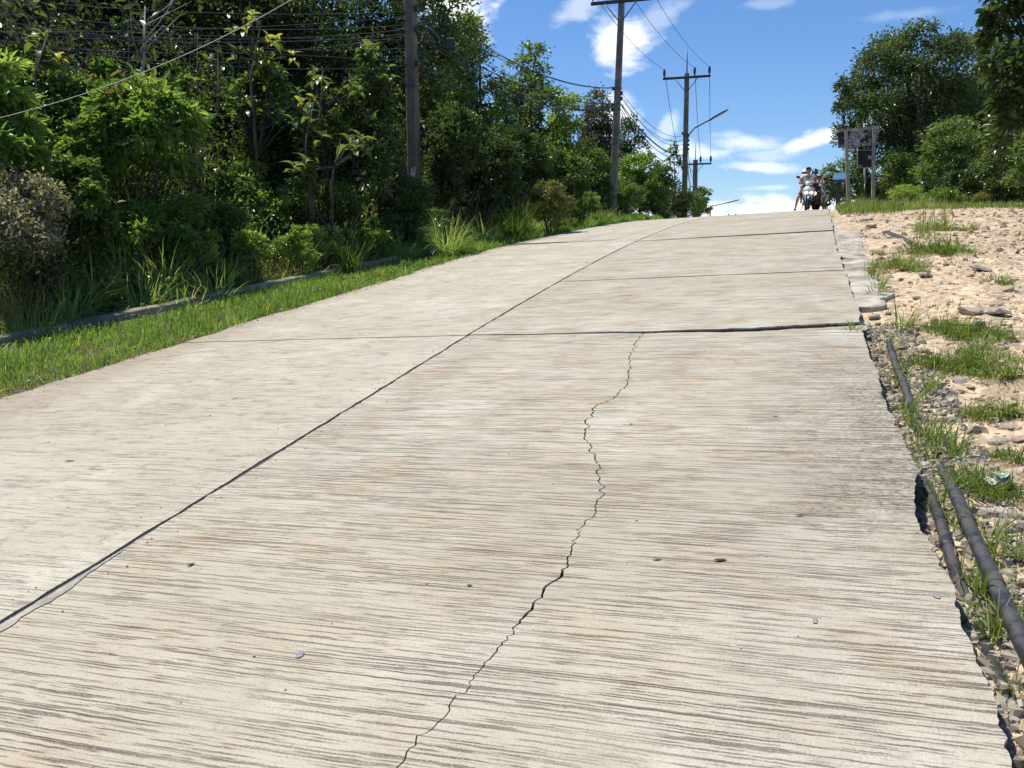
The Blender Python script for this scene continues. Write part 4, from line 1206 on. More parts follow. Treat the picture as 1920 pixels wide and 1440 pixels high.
off = g.normal(size=(nt, m_, 3)) * np.array([.5, .5, .38])
P = (np.stack([X, Y, Z], -1)[:, None] + off).reshape(-1, 3)
A = (unit(off) * .7 + g.normal(size=off.shape) * .4 + [0, 0, -.25]).reshape(-1, 3)
Nn = g.normal(size=P.shape) * .45 + [0, 0, .8]
L = .19 * g.uniform(.6, 1.4, len(P))
V, F = leaf_arrays(P, A, Nn, L, L * .45)
rn = np.clip(np.repeat(g.normal(.35, .17, nt), m_) + g.normal(0, .12, len(P)), 0, 1)
tag(link('woodland', np_mesh('woodland', V, F, attr=np.repeat(rn, 2)), M['leaf_dark']), kind='stuff')

# mown verge grass: short blades, thicker and taller towards the kerb
def carpet(name, n, sfun, mat, hfun, wr, seed, segs=3, lean=.5, thr=None):
    g = rng_(seed)
    s_, l_ = sfun(g, n)
    if thr is not None:
        kp = thr(s_, l_, g); s_, l_ = s_[kp], l_[kp]
    X, Y = xy(s_, l_); Z = ground_sl(s_, l_) + .025; n = len(s_)
    H = hfun(s_, l_, g)
    V, F = blades(g, np.stack([X, Y, Z - .035], -1), H, g.uniform(*wr, n) * np.clip(Y / 9, .8, 2.2), np.clip(g.normal(lean, .28, n), .05, 1.25), g.uniform(0, 6.28, n), 1.0, segs)
    rn = np.clip(.40 + .36 * fbm(X * 1.6, Y * 1.6, seed, 4) + g.normal(0, .17, n), 0, .86); rn = np.where(g.random(n) < .07 + .12 * (fbm(X * .9, Y * .9, seed + 9, 3) > .2), g.uniform(.88, 1, n), rn)
    return tag(link(name, np_mesh(name, V, F, attr=np.repeat(rn, segs)), mat), kind='stuff')
def verge_pts(g, n):
    s_ = 3.5 + 36 * g.random(n) ** 1.5
    a, b_ = l_kerb(s_) + .06, l_left(s_) + .03 + .15 * fbm(s_ * 1.9, s_ * 0, 61, 4)
    return s_, a + (b_ - a) * g.random(n) ** .92
carpet('verge_grass', 78000, verge_pts, M['grass'], lambda s, l, g: np.clip((.085 + .13 * fbm(s * 1.3, l * 1.6, 62, 4) + .05 * np.clip((l_left(s) - l - .4) / 1.2, 0, 1) - .075 * np.clip((l_kerb(s) + .6 - l) / .5, 0, 1) * (s < 12.5)) * g.uniform(.35, 1.5, len(s)) * np.interp(s, [12, 20, 26], [1, 1.5, 2.2]), .03, .5), (.006, .012), 63,
       thr=lambda s, l, g: fbm(s * 2.1, l * 2.1, 68, 3) > np.interp(l_left(s) - l, [-.1, .12, .4], [.10, -.30, -.62]))
# small broad leaves creeping through the verge grass
g = rng_(910); n = 9000
s_, l_ = verge_pts(g, n); kp = fbm(s_ * 1.3, l_ * 1.3, 64, 3) > .08; s_, l_ = s_[kp], l_[kp]; n = len(s_)
X, Y = xy(s_, l_); Z = ground_sl(s_, l_) + g.uniform(.01, .11, n)
L = g.uniform(.018, .04, n)
V, F = leaf_arrays(np.stack([X, Y, Z], -1), g.normal(size=(n, 3)) * [1, 1, .3], g.normal(size=(n, 3)) * .4 + [0, 0, 1], L, L * .6)
tag(link('clover', np_mesh('clover', V, F, attr=np.repeat(np.clip(g.normal(.4, .2, n), 0, 1), 2)), M['leaf_bright']), kind='stuff')

# ---- right-hand side: trees on the crest --------------------------------------
RT = 'trees on the right of the crest'
def px_lumps(t, px0, spec):
    """Lumps given as rows (px, py, radius px) seen at distance t, spread in depth."""
    def f(g, W, H, z0):
        out = []
        b = spot(px0, t)
        for (x, y, r) in spec:
            p = at(x, y, t) - np.array(b)
            rr = r * t / FPX
            out.append(((p[0], p[1] + g.normal() * rr * .5, p[2]), (rr, rr * 1.1, rr * .85)))
        return out
    return f
plant('tree', 'big spreading tree with the highest crown behind the graffiti board', 'tree', 1700, 35.0, 50, 140, 330, 30000, .145, 'leaf_dark', RT, seed=401, limbs=26, trunk_r=.22,
      lumps=px_lumps(35, 1700, [(1685, 95, 46), (1722, 78, 36), (1650, 125, 42), (1760, 120, 52), (1700, 165, 62), (1620, 175, 40), (1590, 160, 22), (1640, 225, 52), (1595, 215, 30), (1570, 205, 14), (1585, 258, 26), (1720, 235, 62), (1780, 200, 54), (1800, 260, 50), (1665, 285, 45)]), clump=.3, shell=.4)
plant('tree', 'dense tree filling the gap between the two tallest trees on the right', 'tree', 1830, 36.0, 95, 100, 340, 12000, .15, 'leaf_dark', RT, seed=402, limbs=20, trunk_r=.2,
      lumps=px_lumps(36, 1830, [(1795, 105, 38), (1838, 112, 44), (1880, 112, 52), (1910, 90, 50), (1815, 175, 56), (1900, 180, 60), (1862, 150, 42), (1858, 205, 46), (1880, 200, 60), (1840, 255, 58), (1900, 280, 56), (1790, 300, 44)]), clump=.3)
plant('tree', 'large glossy leaved tree leaning in at the right edge', 'tree', 2010, 21.0, -60, 70, 330, 5200, .23, 'leaf_dark', RT, seed=403, limbs=22, trunk_r=.16, aspect=.55, droop=.45,
      lumps=px_lumps(21, 2010, [(1884, 34, 30), (1915, -10, 60), (1876, 78, 30), (1858, 118, 24), (1868, 156, 32), (1920, 130, 46), (1905, 190, 40), (1940, 240, 60), (1965, 120, 70), (1985, 30, 70)]), clump=.34, depth=2)
plant('tree', 'dark tree seen through gaps behind the big spreading tree', 'tree', 1735, 41.0, 130, 160, 400, 17000, .18, 'leaf_dark', RT, k=12, seed=404)
plant('tree', 'dark tree at the back of the right edge', 'tree', 1890, 41.0, 120, 160, 400, 17000, .18, 'leaf_dark', RT, k=12, seed=405)
rb = [
    (1752, 32.5, 222, 84, 362, 7500, .13, 'leaf_mid', 'broad bright topped bush under the big spreading tree'),
    (1872, 29.0, 208, 66, 345, 6000, .13, 'leaf_mid', 'bush with bright leaves under the large leaved tree'),
    (1925, 27.0, 190, 60, 380, 5000, .14, 'leaf_mid', 'bush cut by the right edge below the large leaved tree'),
    (1592, 36.5, 275, 40, 385, 4200, .12, 'leaf_mid', 'leafy bush behind the blue box'),
    (1556, 35.8, 318, 26, 392, 2200, .12, 'leaf_mid', 'low bush directly right of the scooters'),
    (1775, 36.5, 318, 75, 404, 4200, .12, 'leaf_dark', 'dark low bush behind the broad bright topped bush'),
    (1668, 34.5, 285, 52, 380, 5000, .12, 'leaf_mid', 'bush behind the right post of the graffiti board'),
    (1820, 30.5, 290, 60, 378, 4200, .12, 'leaf_dark', 'dark bush in the shade between the bright topped bushes'),
    (1665, 38.0, 335, 60, 398, 3600, .12, 'leaf_dark', 'dark low bush in the shade behind the graffiti board posts'),
    (1625, 36.0, 330, 40, 385, 2600, .11, 'leaf_mid', 'low bush between the posts of the graffiti board'),
    (1700, 31.5, 348, 46, 386, 3000, .09, 'leaf_lime', 'low pale weedy bush at the crest grass'),
    (1775, 30.2, 352, 50, 388, 3000, .09, 'leaf_bright', 'low bright weedy bush before the dark shade'),
    (1885, 27.6, 335, 60, 392, 3200, .12, 'leaf_dark', 'dark low bush above the grass at the right edge'),
    (1840, 28.6, 360, 40, 392, 1900, .09, 'leaf_olive', 'low olive weedy bush above the crest grass'),
]
for i, (px, t, yt, hw, yb, n, lf_, mt, lab) in enumerate(rb):
    plant('bush', lab, 'bush', px, t, yt, hw, yb, n, lf_, mt, 'bushes on the right of the crest', seed=430 + i, stems=5, k=7, clump=.3)
# grass on the crest
def crest_pts(g, n):
    s_ = g.uniform(21, 40, n); l_ = L_R + .25 + 15 * g.random(n) ** 1.1
    return s_, l_
def crest_line(l): return np.interp(l - L_R, [0, .4, 1.2, 2.0, 3.2, 6, 12, 20], [21.6, 21.8, 22.4, 23.6, 23.6, 23.2, 20.6, 18])
carpet('crest_grass', 34000, crest_pts, M['weed'], lambda s, l, g: np.clip((.13 + .15 * fbm(s * .8, l * .8, 65, 4)) * g.uniform(.5, 1.4, len(s)) * np.interp(l - L_R, [0, .6, 2.6, 3.2, 8], [.7, 1.5, 1.5, .9, .9]) * np.clip((s - crest_line(l)) / .8 + .35, .3, 1.3), .04, .7), (.006, .011), 66,
       thr=lambda s, l, g: s > crest_line(l) + .5 * fbm(s * 1.2, l * 1.2, 67, 3))

# ================================================================== POLES AND WIRES
def pole(name, label, px_b, t, px_t, py_t, w_b, w_t, mat, py_ref=400, deep=.8):
    """Square tapered concrete pole; returns its Empty, and a function giving the point on its axis at a picture row."""
    b = spot(px_b, t, py_ref)
    zt = z_at(b.x, b.y, py_t)
    topx = at(px_t, py_t, t)[0] * (b.y / at(px_t, py_t, t)[1])
    root = empty(name, b, label, 'utility pole', 'concrete utility poles along the left of the road', -AZ)
    H = zt - b.z
    lx = topx - b.x
    rl = Matrix.Rotation(AZ, 4, 'Z')
    lean = rl @ Vector((lx, 0, 0))
    rings = []
    for z, w_ in ((-deep, w_b), (0, w_b), (H * .5, (w_b + w_t) / 2), (H, w_t)):
        c = lean * (z / H); h = w_ / 2; q = h * .78
        rings.append([(c.x + x, c.y + y, z) for x, y in ((-q, -h), (q, -h), (h, -q), (h, q), (q, h), (-q, h), (-h, q), (-h, -q))])
    MB().loft(rings, smooth=False).build('shaft', M[mat], root)
    def axis(py):
        z = z_at(b.x, b.y, py)
        f = (z - b.z) / H
        return Vector((b.x + lx * f, b.y, z))
    return root, axis, b, lean, H

def local(root, p): return Matrix.Rotation(AZ, 4, 'Z') @ (Vector(p) - root.location)

def band(root, p, w, h=.05):
    MB().box(local(root, p), (w + .02, w + .02, h)).build('band', M['steel'], root)

def insulator(root, p, s=1.0, name='insulator'):
    q = local(root, p); mb = MB()
    prof = [(.02, 0), (.02, .05), (.055, .06), (.045, .09), (.06, .11), (.045, .14), (.058, .16), (.04, .2), (.045, .24), (.01, .25)]
    mb.loft([[(q.x + r * s * math.cos(k * math.pi / 5), q.y + r * s * math.sin(k * math.pi / 5), q.z + z * s * 1.25) for k in range(10)] for r, z in prof])
    return mb.build(name, M['insul'], root)

def crossarm(root, p, half, offs, s=1.0, brace=.55):
    q = local(root, p)
    MB().box(q + Vector((0, -.12, 0)), (half * 2, .09, .11), bev=.01).build('crossarm', M['dark_steel'], root)
    for sg in (-1, 1):
        MB().tube([q + Vector((sg * brace, -.16, -.05)), q + Vector((sg * .08, -.14, -.62))], .018, 6).build('brace', M['dark_steel'], root)
    pts = []
    rw = Matrix.Rotation(-AZ, 4, 'Z')
    for o in offs:
        w_ = rw @ (q + Vector((o, -.12, .055))) + root.location
        insulator(root, w_, s)
        pts.append(w_ + Vector((0, 0, .30 * s)))
    return pts

p1, ax1, b1, ln1, H1 = pole('utility_pole', 'near dark concrete utility pole with many cables and peeling white paint low down', 779, 18.4, 764, -235, .25, .19, 'pole_dark')
p2, ax2, b2, ln2, H2 = pole('utility_pole', 'leaning brownish utility pole whose crossarm is cut by the frame top', 1148, 30.0, 1166, -6, .25, .19, 'pole')
p3, ax3, b3, ln3, H3 = pole('utility_pole', 'utility pole on the crest carrying the street lamp and a tall mast', 1283, 42.0, 1288, 138, .27, .21, 'pole')
p4, ax4, b4, ln4, H4 = pole('utility_pole', 'farthest small utility pole half hidden behind the lamp pole', 1304, 60.0, 1304, 300, .38, .3, 'pole', deep=1.0)
arm1 = crossarm(p1, ax1(-215), 1.1, (-1.0, .25, 1.0))
arm2 = crossarm(p2, ax2(4), 1.05, (-.98, .22, .98))
arm3 = crossarm(p3, ax3(146), 1.14, (-1.08, .38, 1.08), 1.25)
arm4 = crossarm(p4, ax4(308), 1.12, (-1.06, .36, 1.06), 1.5)
for p_, a_, py0, py1, b_ in ((p3, ax3, 142, 88, b3), (p4, ax4, 302, 268, b4)):
    MB().tube([local(p_, a_(py0)), local(p_, a_(py1))], [.035, .02], 6).build('mast', M['steel'], p_)
for py in (22, 57, 120, 158): band(p1, ax1(py), .225)
for py in (165, 196, 205): band(p2, ax2(py), .215)
for py in (252, 292, 303): band(p3, ax3(py), .225)
# spool insulators on the sides of the poles where the low-voltage lines sit
for a_, p_, rows, sg in ((ax2, p2, (166, 197, 206), -1), (ax2, p2, (176, 186), 1), (ax3, p3, (254, 264, 272, 280), 1), (ax3, p3, (250,), -1), (ax1, p1, (18, 57, 121), 1)):
    for py in rows:
        q = local(p_, a_(py)) + Vector((sg * .155, -.05, 0))
        MB().loft([[(q.x + r * math.cos(k * .785), q.y + r * math.sin(k * .785), q.z + z) for k in range(8)] for r, z in ((.03, -.06), (.055, -.05), (.03, 0), (.055, .05), (.03, .06))]).build('spool', M['insul'], p_)
# peeling white paint on the near pole
q1 = local(p1, ax1(324))
mb = MB(); g = rng_(5)
for dx_, z0, z1 in ((.045, -.06, .08), (.085, -.12, .03), (.125, -.09, .10), (.01, -.10, -.02)):
    w0 = q1.x - .045 + dx_ * .85
    mb.add([(w0 - .022, q1.y - .1265, q1.z + z0), (w0 + .02, q1.y - .1265, q1.z + z0 - .015), (w0 + .024, q1.y - .1265, q1.z + z1), (w0 - .012, q1.y - .1265, q1.z + z1 + .02)], [(0, 1, 2, 3)])
mb.build('paint_patch', M['white_paint'], p1)

CABLES = 'overhead cables along the pole line'
def cable(name, a, b_, sag, r, mat='cable', label=None, group=CABLES, n=18):
    a, b_ = Vector(a), Vector(b_)
    pts = []
    for i in range(n + 1):
        t_ = i / n
        p = a.lerp(b_, t_); p.z -= 4 * sag * t_ * (1 - t_)
        pts.append(p)
    o = MB().tube([p - pts[0] for p in pts], r, 5, cap=False).build(name, M[mat], None, pts[0])
    return tag(o, label, 'cable', group)
HV = 'thin high voltage line running between the crossarms'
for i in range(3):
    cable('power_line', arm1[i], arm2[i], .35, .008, 'cable', ('left', 'middle', 'right')[i] + ' high voltage line from the near pole up to the leaning pole', HV)
    cable('power_line', arm2[i], arm3[i], .30, .009, 'cable', ('left', 'middle', 'right')[i] + ' high voltage line between the leaning pole and the lamp pole', HV)
    cable('power_line', arm3[i], arm4[i], .45, .014, 'cable', ('left', 'middle', 'right')[i] + ' high voltage line dropping from the lamp pole to the farthest pole', HV)
    e_ = arm1[i] + Vector((-11.5, -7.8, -.6))
    cable('power_line', arm1[i], e_, .3, .007, 'cable', ('left', 'middle', 'right')[i] + ' high voltage line leaving the near pole towards the viewer', HV)
side2 = Vector((-.16 * math.cos(AZ), .16 * math.sin(AZ), 0))
for k, (ya, yb, sag, r, lab) in enumerate([
        (-4, 163, .55, .013, 'thick uppermost cable from the near pole to the leaning pole'), (30, 166, .35, .012, 'thin cable just below the uppermost one between the near and leaning poles'),
        (58, 194, .42, .022, 'thick dark cable in the middle of the bundle left of the leaning pole'), (62, 197, .55, .017, 'second of the middle cables left of the leaning pole'),
        (70, 204, .50, .013, 'thin cable under the middle bundle left of the leaning pole'), (121, 206, .30, .013, 'cable leaving the lower band of the near pole to the right'),
        (136, 214, .35, .013, 'lowest cable leaving the near pole to the right'),
        (12, 164, .44, .011, 'thin cable hugging the uppermost thick one left of the leaning pole'), (44, 180, .5, .012, 'lone thin cable between the upper and middle bundle left of the leaning pole'),
        (66, 200, .62, .013, 'slackest cable of the middle bundle left of the leaning pole'), (96, 206, .42, .011, 'thin cable between the middle bundle and the lower band cables')]):
    cable('cable', ax1(ya) - side2 * .9, ax2(yb) + side2, sag, r * .72, label=lab)
for k, (ya, yb, sag, r, lab) in enumerate([
        (176, 254, .50, .012, 'top cable between the leaning pole and the lamp pole'), (186, 262, .55, .012, 'second cable from the top between the leaning pole and the lamp pole'),
        (196, 290, .50, .022, 'thick cable below the two thin ones between leaning and lamp poles'), (200, 294, .60, .018, 'thick lower cable beside it between leaning and lamp poles'),
        (206, 300, .75, .016, 'sagging cable below the thick pair between leaning and lamp poles'), (214, 304, 1.0, .012, 'lowest sagging thin cable between leaning and lamp poles'),
        (210, 312, 1.35, .012, 'deepest hanging cable between leaning and lamp poles'),
        (181, 270, .6, .012, 'third cable from the top between the leaning pole and the lamp pole'), (198, 292, .42, .014, 'tightest cable of the thick pair between leaning and lamp poles')]):
    cable('cable', ax2(ya) - side2, ax3(yb) + side2 * .5, sag, r * .8, label=lab)
for ya, yb, lab in ((262, 328, 'upper cable from the lamp pole to the farthest pole'), (292, 340, 'middle cable from the lamp pole to the farthest pole'), (303, 352, 'lower cable from the lamp pole to the farthest pole')):
    cable('cable', ax3(ya) - side2 * .5, ax4(yb), .9, .016, label=lab)
for k, (ya, y0, d0, sag, r, lab) in enumerate([
        (4, -66, 13.0, .10, .006, 'highest thin cable left of the near pole'), (20, -40, 13.0, .18, .0068, 'second highest cable left of the near pole'),
        (46, -22, 13.0, .22, .0068, 'third cable left of the near pole running to the frame top'), (54, -4, 13.0, .26, .0068, 'cable ending beside the clamp left of the near pole'),
        (63, 14, 13.0, .22, .0068, 'long cable crossing the dark trees from the left edge'), (66, 2, 13.0, .36, .0068, 'thin slack cable crossing the dark trees at the upper left'),
        (122, 12, 13.0, .30, .0068, 'lowest cable on the left reaching the lower band of the near pole'), (112, 22, 13.0, .12, .0068, 'cable just above the lowest one left of the near pole'),
        (90, -14, 13.0, .25, .0062, 'steeper cable crossing the others high left of the near pole'), (30, 34, 13.0, .12, .006, 'cable falling towards the left across the flat ones'),
        (74, 40, 13.0, .05, .005, 'flat thin cable in the tangle left of the near pole')]):
    e_ = Vector(at(0, y0, d0)); a = ax1(ya) + side2 * .9
    d = e_ - a; e2 = a + d * 1.6
    cable('cable', a, e2, sag * 1.8, r, 'cable_grey', lab)
# service drop crossing in front
o = cable('service_cable', at(-330, 275, 7.6), at(900, -260, 9.6), .62, .0048, 'cable_grey', 'single pale sagging service cable crossing the bushes at the upper left', None, 26)
# splice boxes and slack loops hanging beside the near pole
def hang(name, px, py, t, shape, label):
    p = Vector(at(px, py, t)); o = shape().build(name, M['cable' if name == 'cable_loop' else 'tarp'], None, p)
    return tag(o, label, 'splice box' if name == 'splice_box' else 'cable loop')
hang('splice_box', 812, 62, 17.9, lambda: MB().tube([(-.16, 0, .14), (-.10, 0, .09), (.10, 0, -.09), (.16, 0, -.14)], [.02, .05, .05, .02], 10), 'dark cylindrical cable splice hanging right of the near pole')
hang('splice_box', 845, 82, 18.7, lambda: MB().box((0, 0, 0), (.20, .1, .24), bev=.02), 'small dark junction box on the cables right of the splice')
hang('cable_loop', 752, 45, 16.8, lambda: MB().torus((0, 0, 0), .10, .012, 'Y', 18, 6), 'small coil of slack cable left of the near pole')
hang('cable_loop', 790, 52, 17.2, lambda: MB().torus((0, 0, 0), .12, .012, 'Y', 18, 6), 'small coil of slack cable right of the near pole')

# street lamps
lamp = empty('street_lamp', ax3(262), 'street lamp on a curved arm fixed to the pole on the crest', 'street lamp', None, -AZ)
def lp(px, py, t=42.0): return local(lamp, at(px, py, t * 1.0 / (1)) + np.array([0, 0, 0]))
arm_pts = [Vector((.10, -.05, -.02)), Vector((.16, -.06, .22)), Vector((.42, -.08, .52)), Vector((.95, -.1, .78)), Vector((1.25, -.1, .90))]
MB().tube(arm_pts, .032, 8).build('lamp_arm', M['steel'], lamp)
MB().loft([[(Vector((1.1, -.1, .84)).lerp(Vector((2.0, -.1, 1.30)), q) + Vector((0, y * w_, z * h))) for y, z in ((-1, 0), (-.6, 1), (.6, 1), (1, 0), (.6, -.5), (-.6, -.5))] for q, w_, h in ((0, .05, .04), (.2, .10, .06), (.75, .13, .06), (1, .06, .03))]).build('lamp_head', M['steel'], lamp)
fl = spot(1330, 66.0)
lamp2 = empty('street_lamp', fl, 'far street lamp whose arm sticks out low over the bushes at the crest', 'street lamp', None, -AZ)
zt = z_at(fl.x, fl.y, 386) - fl.z
MB().tube([(0, 0, -.5), (0, 0, zt)], [.09, .06], 8).build('lamp_post', M['steel'], lamp2)
MB().tube([(0, 0, zt - .02), (.5, 0, zt + .05), (1.1, 0, zt + .16)], .035, 8).build('lamp_arm', M['steel'], lamp2)
MB().loft([[(Vector((1.0, 0, zt + .14)).lerp(Vector((2.2, 0, zt + .42)), q) + Vector((0, y * w_, z * h))) for y, z in ((-1, 0), (-.6, 1), (.6, 1), (1, 0), (.6, -.5), (-.6, -.5))] for q, w_, h in ((0, .05, .04), (.2, .12, .06), (.75, .14, .06), (1, .06, .03))]).build('lamp_head', M['steel'], lamp2)

# ================================================================== SIGNS AT THE CREST
def glyph_mat():
    m, t, b = new_mat('scrawled_board')
    tcn = t.node('ShaderNodeTexCoord').outputs['Object']
    v = t.vmath('MULTIPLY', tcn, (1, 1, 1))
    n = t.noise(v, 5.2, 2, .5, dist=1.6)
    n2 = t.noise(t.vmath('ADD', v, (3.1, 7.7, 1.9)), 9.0, 2, .5, dist=2.2)
    st = t.maprange(t.math('ABSOLUTE', t.math('SUBTRACT', n, .5)), .02, .05, 1, 0)
    st2 = t.maprange(t.math('ABSOLUTE', t.math('SUBTRACT', n2, .48)), .02, .06, 1, 0)
    blot = t.maprange(t.noise(v, 3.4, 3, .6), .52, .6)
    ink = t.math('MAXIMUM', t.math('MAXIMUM', st, t.math('MULTIPLY', st2, .9)), blot)
    base = t.ramp(t.noise(v, 6, 4, .6), [(.3, (.36, .34, .37)), (.7, (.60, .58, .60))])
    t.set(b.inputs['Base Color'], t.mix(ink, base, (.016, .015, .018)))
    b.inputs['Roughness'].default_value = .6
    return m
M['scrawl'] = glyph_mat()
M['post'] = simple('sign_post_concrete', (.40, .375, .33), .9, var=.3, scale=4, bump=.4)
M['blue'] = simple('blue_enamel', (.03, .115, .245), .5, var=.12, scale=5)
M['black_panel'] = simple('black_panel', (.012, .012, .016), .4, var=.2, scale=4)
M['pale_frame'] = simple('pale_frame', (.34, .33, .33), .6, var=.2, scale=8)
TS = 31.0
def q_(px, py, t=TS, b=None): return Vector(at(px, py, t))
sg = spot(1612, TS, 380)
board = empty('graffiti_board', sg, 'board scrawled with black graffiti on two pale concrete posts', 'sign board', None, -AZ * .5)
RB = Matrix.Rotation(AZ * .5, 4, 'Z')
def bl(px, py):
    z = z_at(sg.x, sg.y, py); x = at(px, py, TS)[0] * sg.y / at(px, py, TS)[1]
    v = RB @ Vector((x - sg.x, 0, z - sg.z)); return Vector((v.x, 0, v.z))
def flat_box(mb, c4, th, y0):
    """Box from four corners (x, z) in the board's own plane."""
    f_ = [Vector((p.x, y0, p.z)) for p in c4]; k_ = [Vector((p.x, y0 + th, p.z)) for p in c4]
    return mb.add(f_ + k_, [(0, 1, 2, 3), (7, 6, 5, 4), (1, 0, 4, 5), (2, 1, 5, 6), (3, 2, 6, 7), (0, 3, 7, 4)])
MBp = flat_box(MB(), [bl(1574, 276), bl(1647, 271), bl(1648, 240), bl(1574, 246)], .04, .10); MBp.build('panel', M['scrawl'], board)
flat_box(MB(), [bl(1573.5, 247), bl(1648.5, 241.5), bl(1648.5, 236), bl(1573.5, 242)], .12, .02).build('top_rail', M['post'], board)
for tp, bt in (((1587, 243), (1592, 386)), ((1637.5, 240), (1636, 386))):
    a, b_ = bl(*tp), bl(*bt); w_ = .052
    rings = [[(p.x + x * k, y * k + .0, p.z) for x, y in ((-w_, -w_), (w_, -w_), (w_, w_), (-w_, w_))] for p, k in ((b_, 1.08), (a.lerp(b_, .5), 1.0), (a, .95))]
    MB().loft(rings, smooth=False).build('post', M['post'], board)
# yellow tape round the left post
pt = bl(1590, 314.5)
M['yellow'] = simple('yellow_tape', (.55, .45, .03), .6)
MB().box((pt.x, 0, pt.z), (.125, .125, .05)).build('tape', M['yellow'], board)

ns = spot(1622, 31.6, 380)
nb_ = empty('notice_sign', ns, 'small dark framed notice panel on a two tone post below the graffiti board', 'sign', None, -AZ * .5)
def nl(px, py):
    z = z_at(ns.x, ns.y, py); x = at(px, py, 31.6)[0] * ns.y / at(px, py, 31.6)[1]
    v = RB @ Vector((x - ns.x, 0, z - ns.z)); return Vector((v.x, 0, v.z))
flat_box(MB(), [nl(1609, 313.5), nl(1633.5, 313.5), nl(1633.5, 282.5), nl(1609, 282.5)], .03, -.04).build('panel', M['black_panel'], nb_)
fr = MB()
for c4 in ([nl(1607.6, 315), nl(1609, 315), nl(1609, 281), nl(1607.6, 281)], [nl(1633.5, 315), nl(1634.9, 315), nl(1634.9, 281), nl(1633.5, 281)], [nl(1609, 315), nl(1633.5, 315), nl(1633.5, 313.5), nl(1609, 313.5)], [nl(1609, 282.5), nl(1633.5, 282.5), nl(1633.5, 281), nl(1609, 281)]):
    flat_box(fr, c4, .05, -.06)
fr.build('frame', M['pale_frame'], nb_)
flat_box(MB(), [nl(1626.5, 299), nl(1634, 299), nl(1634, 292), nl(1626.5, 292)], .02, -.085).build('plate', M['pale_frame'], nb_)
flat_box(MB(), [nl(1610.5, 312), nl(1615, 312), nl(1615, 310), nl(1610.5, 310)], .01, -.055).build('sticker', M['white_paint'], nb_)
for y0, y1, mt in ((346, 316, 'pale_frame'), (386, 346, 'black_panel')):
    a, b_ = nl(1622, y1), nl(1622, y0)
    MB().tube([(b_.x, .03, b_.z), (a.x, .03, a.z)], .038, 10).build('post', M[mt], nb_)

bx = spot(1571, 30.6, 384)
box_ = empty('blue_box', bx, 'blue sloping topped box on a dark post beside the scooters', 'box', None, -R(26))
zb0, zb1 = z_at(bx.x, bx.y, 343) - bx.z, z_at(bx.x, bx.y, 325) - bx.z
w_ = .19
prof = [(-.24, zb0 + .10), (-.24, zb0 + .02), (.20, zb0), (.20, zb1), (.10, zb1)]
mb = MB(); mb.loft([[(x, y, z) for y, z in prof] for x in (-w_, w_)], smooth=False)
mb.build('housing', M['blue'], box_)
lid = [(-.27, zb0 + .085), (-.27, zb0 + .105), (.11, zb1 + .022), (.21, zb1 + .022), (.21, zb1 + .004), (.10, zb1 + .004)]
MB().loft([[(x, y, z) for y, z in lid] for x in (-w_ - .02, w_ + .02)], smooth=False).build('lid', M['blue'], box_)
MB().box((0, .02, (zb0 - .3) / 2), (.15, .12, zb0 + .3), bev=.01).build('post', M['dark_steel'], box_)
MB().tube([(.28, -.05, -.2), (.285, -.05, .38)], .03, 8).build('stub', M['post'], box_)

# ================================================================== SCOOTERS AND RIDERS
M['tyre'] = simple('tyre_rubber', (.018, .018, .018), .85, var=.2, scale=20)
M['rim'] = simple('cast_rim', (.05, .05, .055), .4, metal=.6)
M['sc_white'] = simple('pearl_white_panel', (.62, .64, .67), .25, var=.06)
M['sc_blue'] = simple('blue_panel', (.05, .12, .28), .28, var=.08)
M['sc_dark'] = simple('black_panel_gloss', (.02, .02, .024), .3, var=.1)
M['sc_grey'] = simple('grey_plastic_panel', (.06, .06, .065), .55, var=.1)
M['chrome'] = simple('bright_metal', (.5, .5, .5), .25, metal=.9)
M['mirror_glass'] = simple('mirror_glass', (.25, .28, .33), .06, metal=1.0)
m, t, b = new_mat('lit_headlight')
b.inputs['Base Color'].default_value = (.8, .78, .7, 1)
b.inputs['Emission Color'].default_value = (1, .80, .52, 1)
b.inputs['Emission Strength'].default_value = 1.3
b.inputs['Roughness'].default_value = .1
M['headlight'] = m
m, t, b = new_mat('clear_visor'); b.inputs['Base Color'].default_value = (.05, .055, .06, 1); b.inputs['Roughness'].default_value = .08; M['visor'] = m
M['indicator'] = simple('amber_lens', (.55, .22, .03), .2)
M['seat'] = simple('black_vinyl', (.02, .02, .02), .5, var=.1)

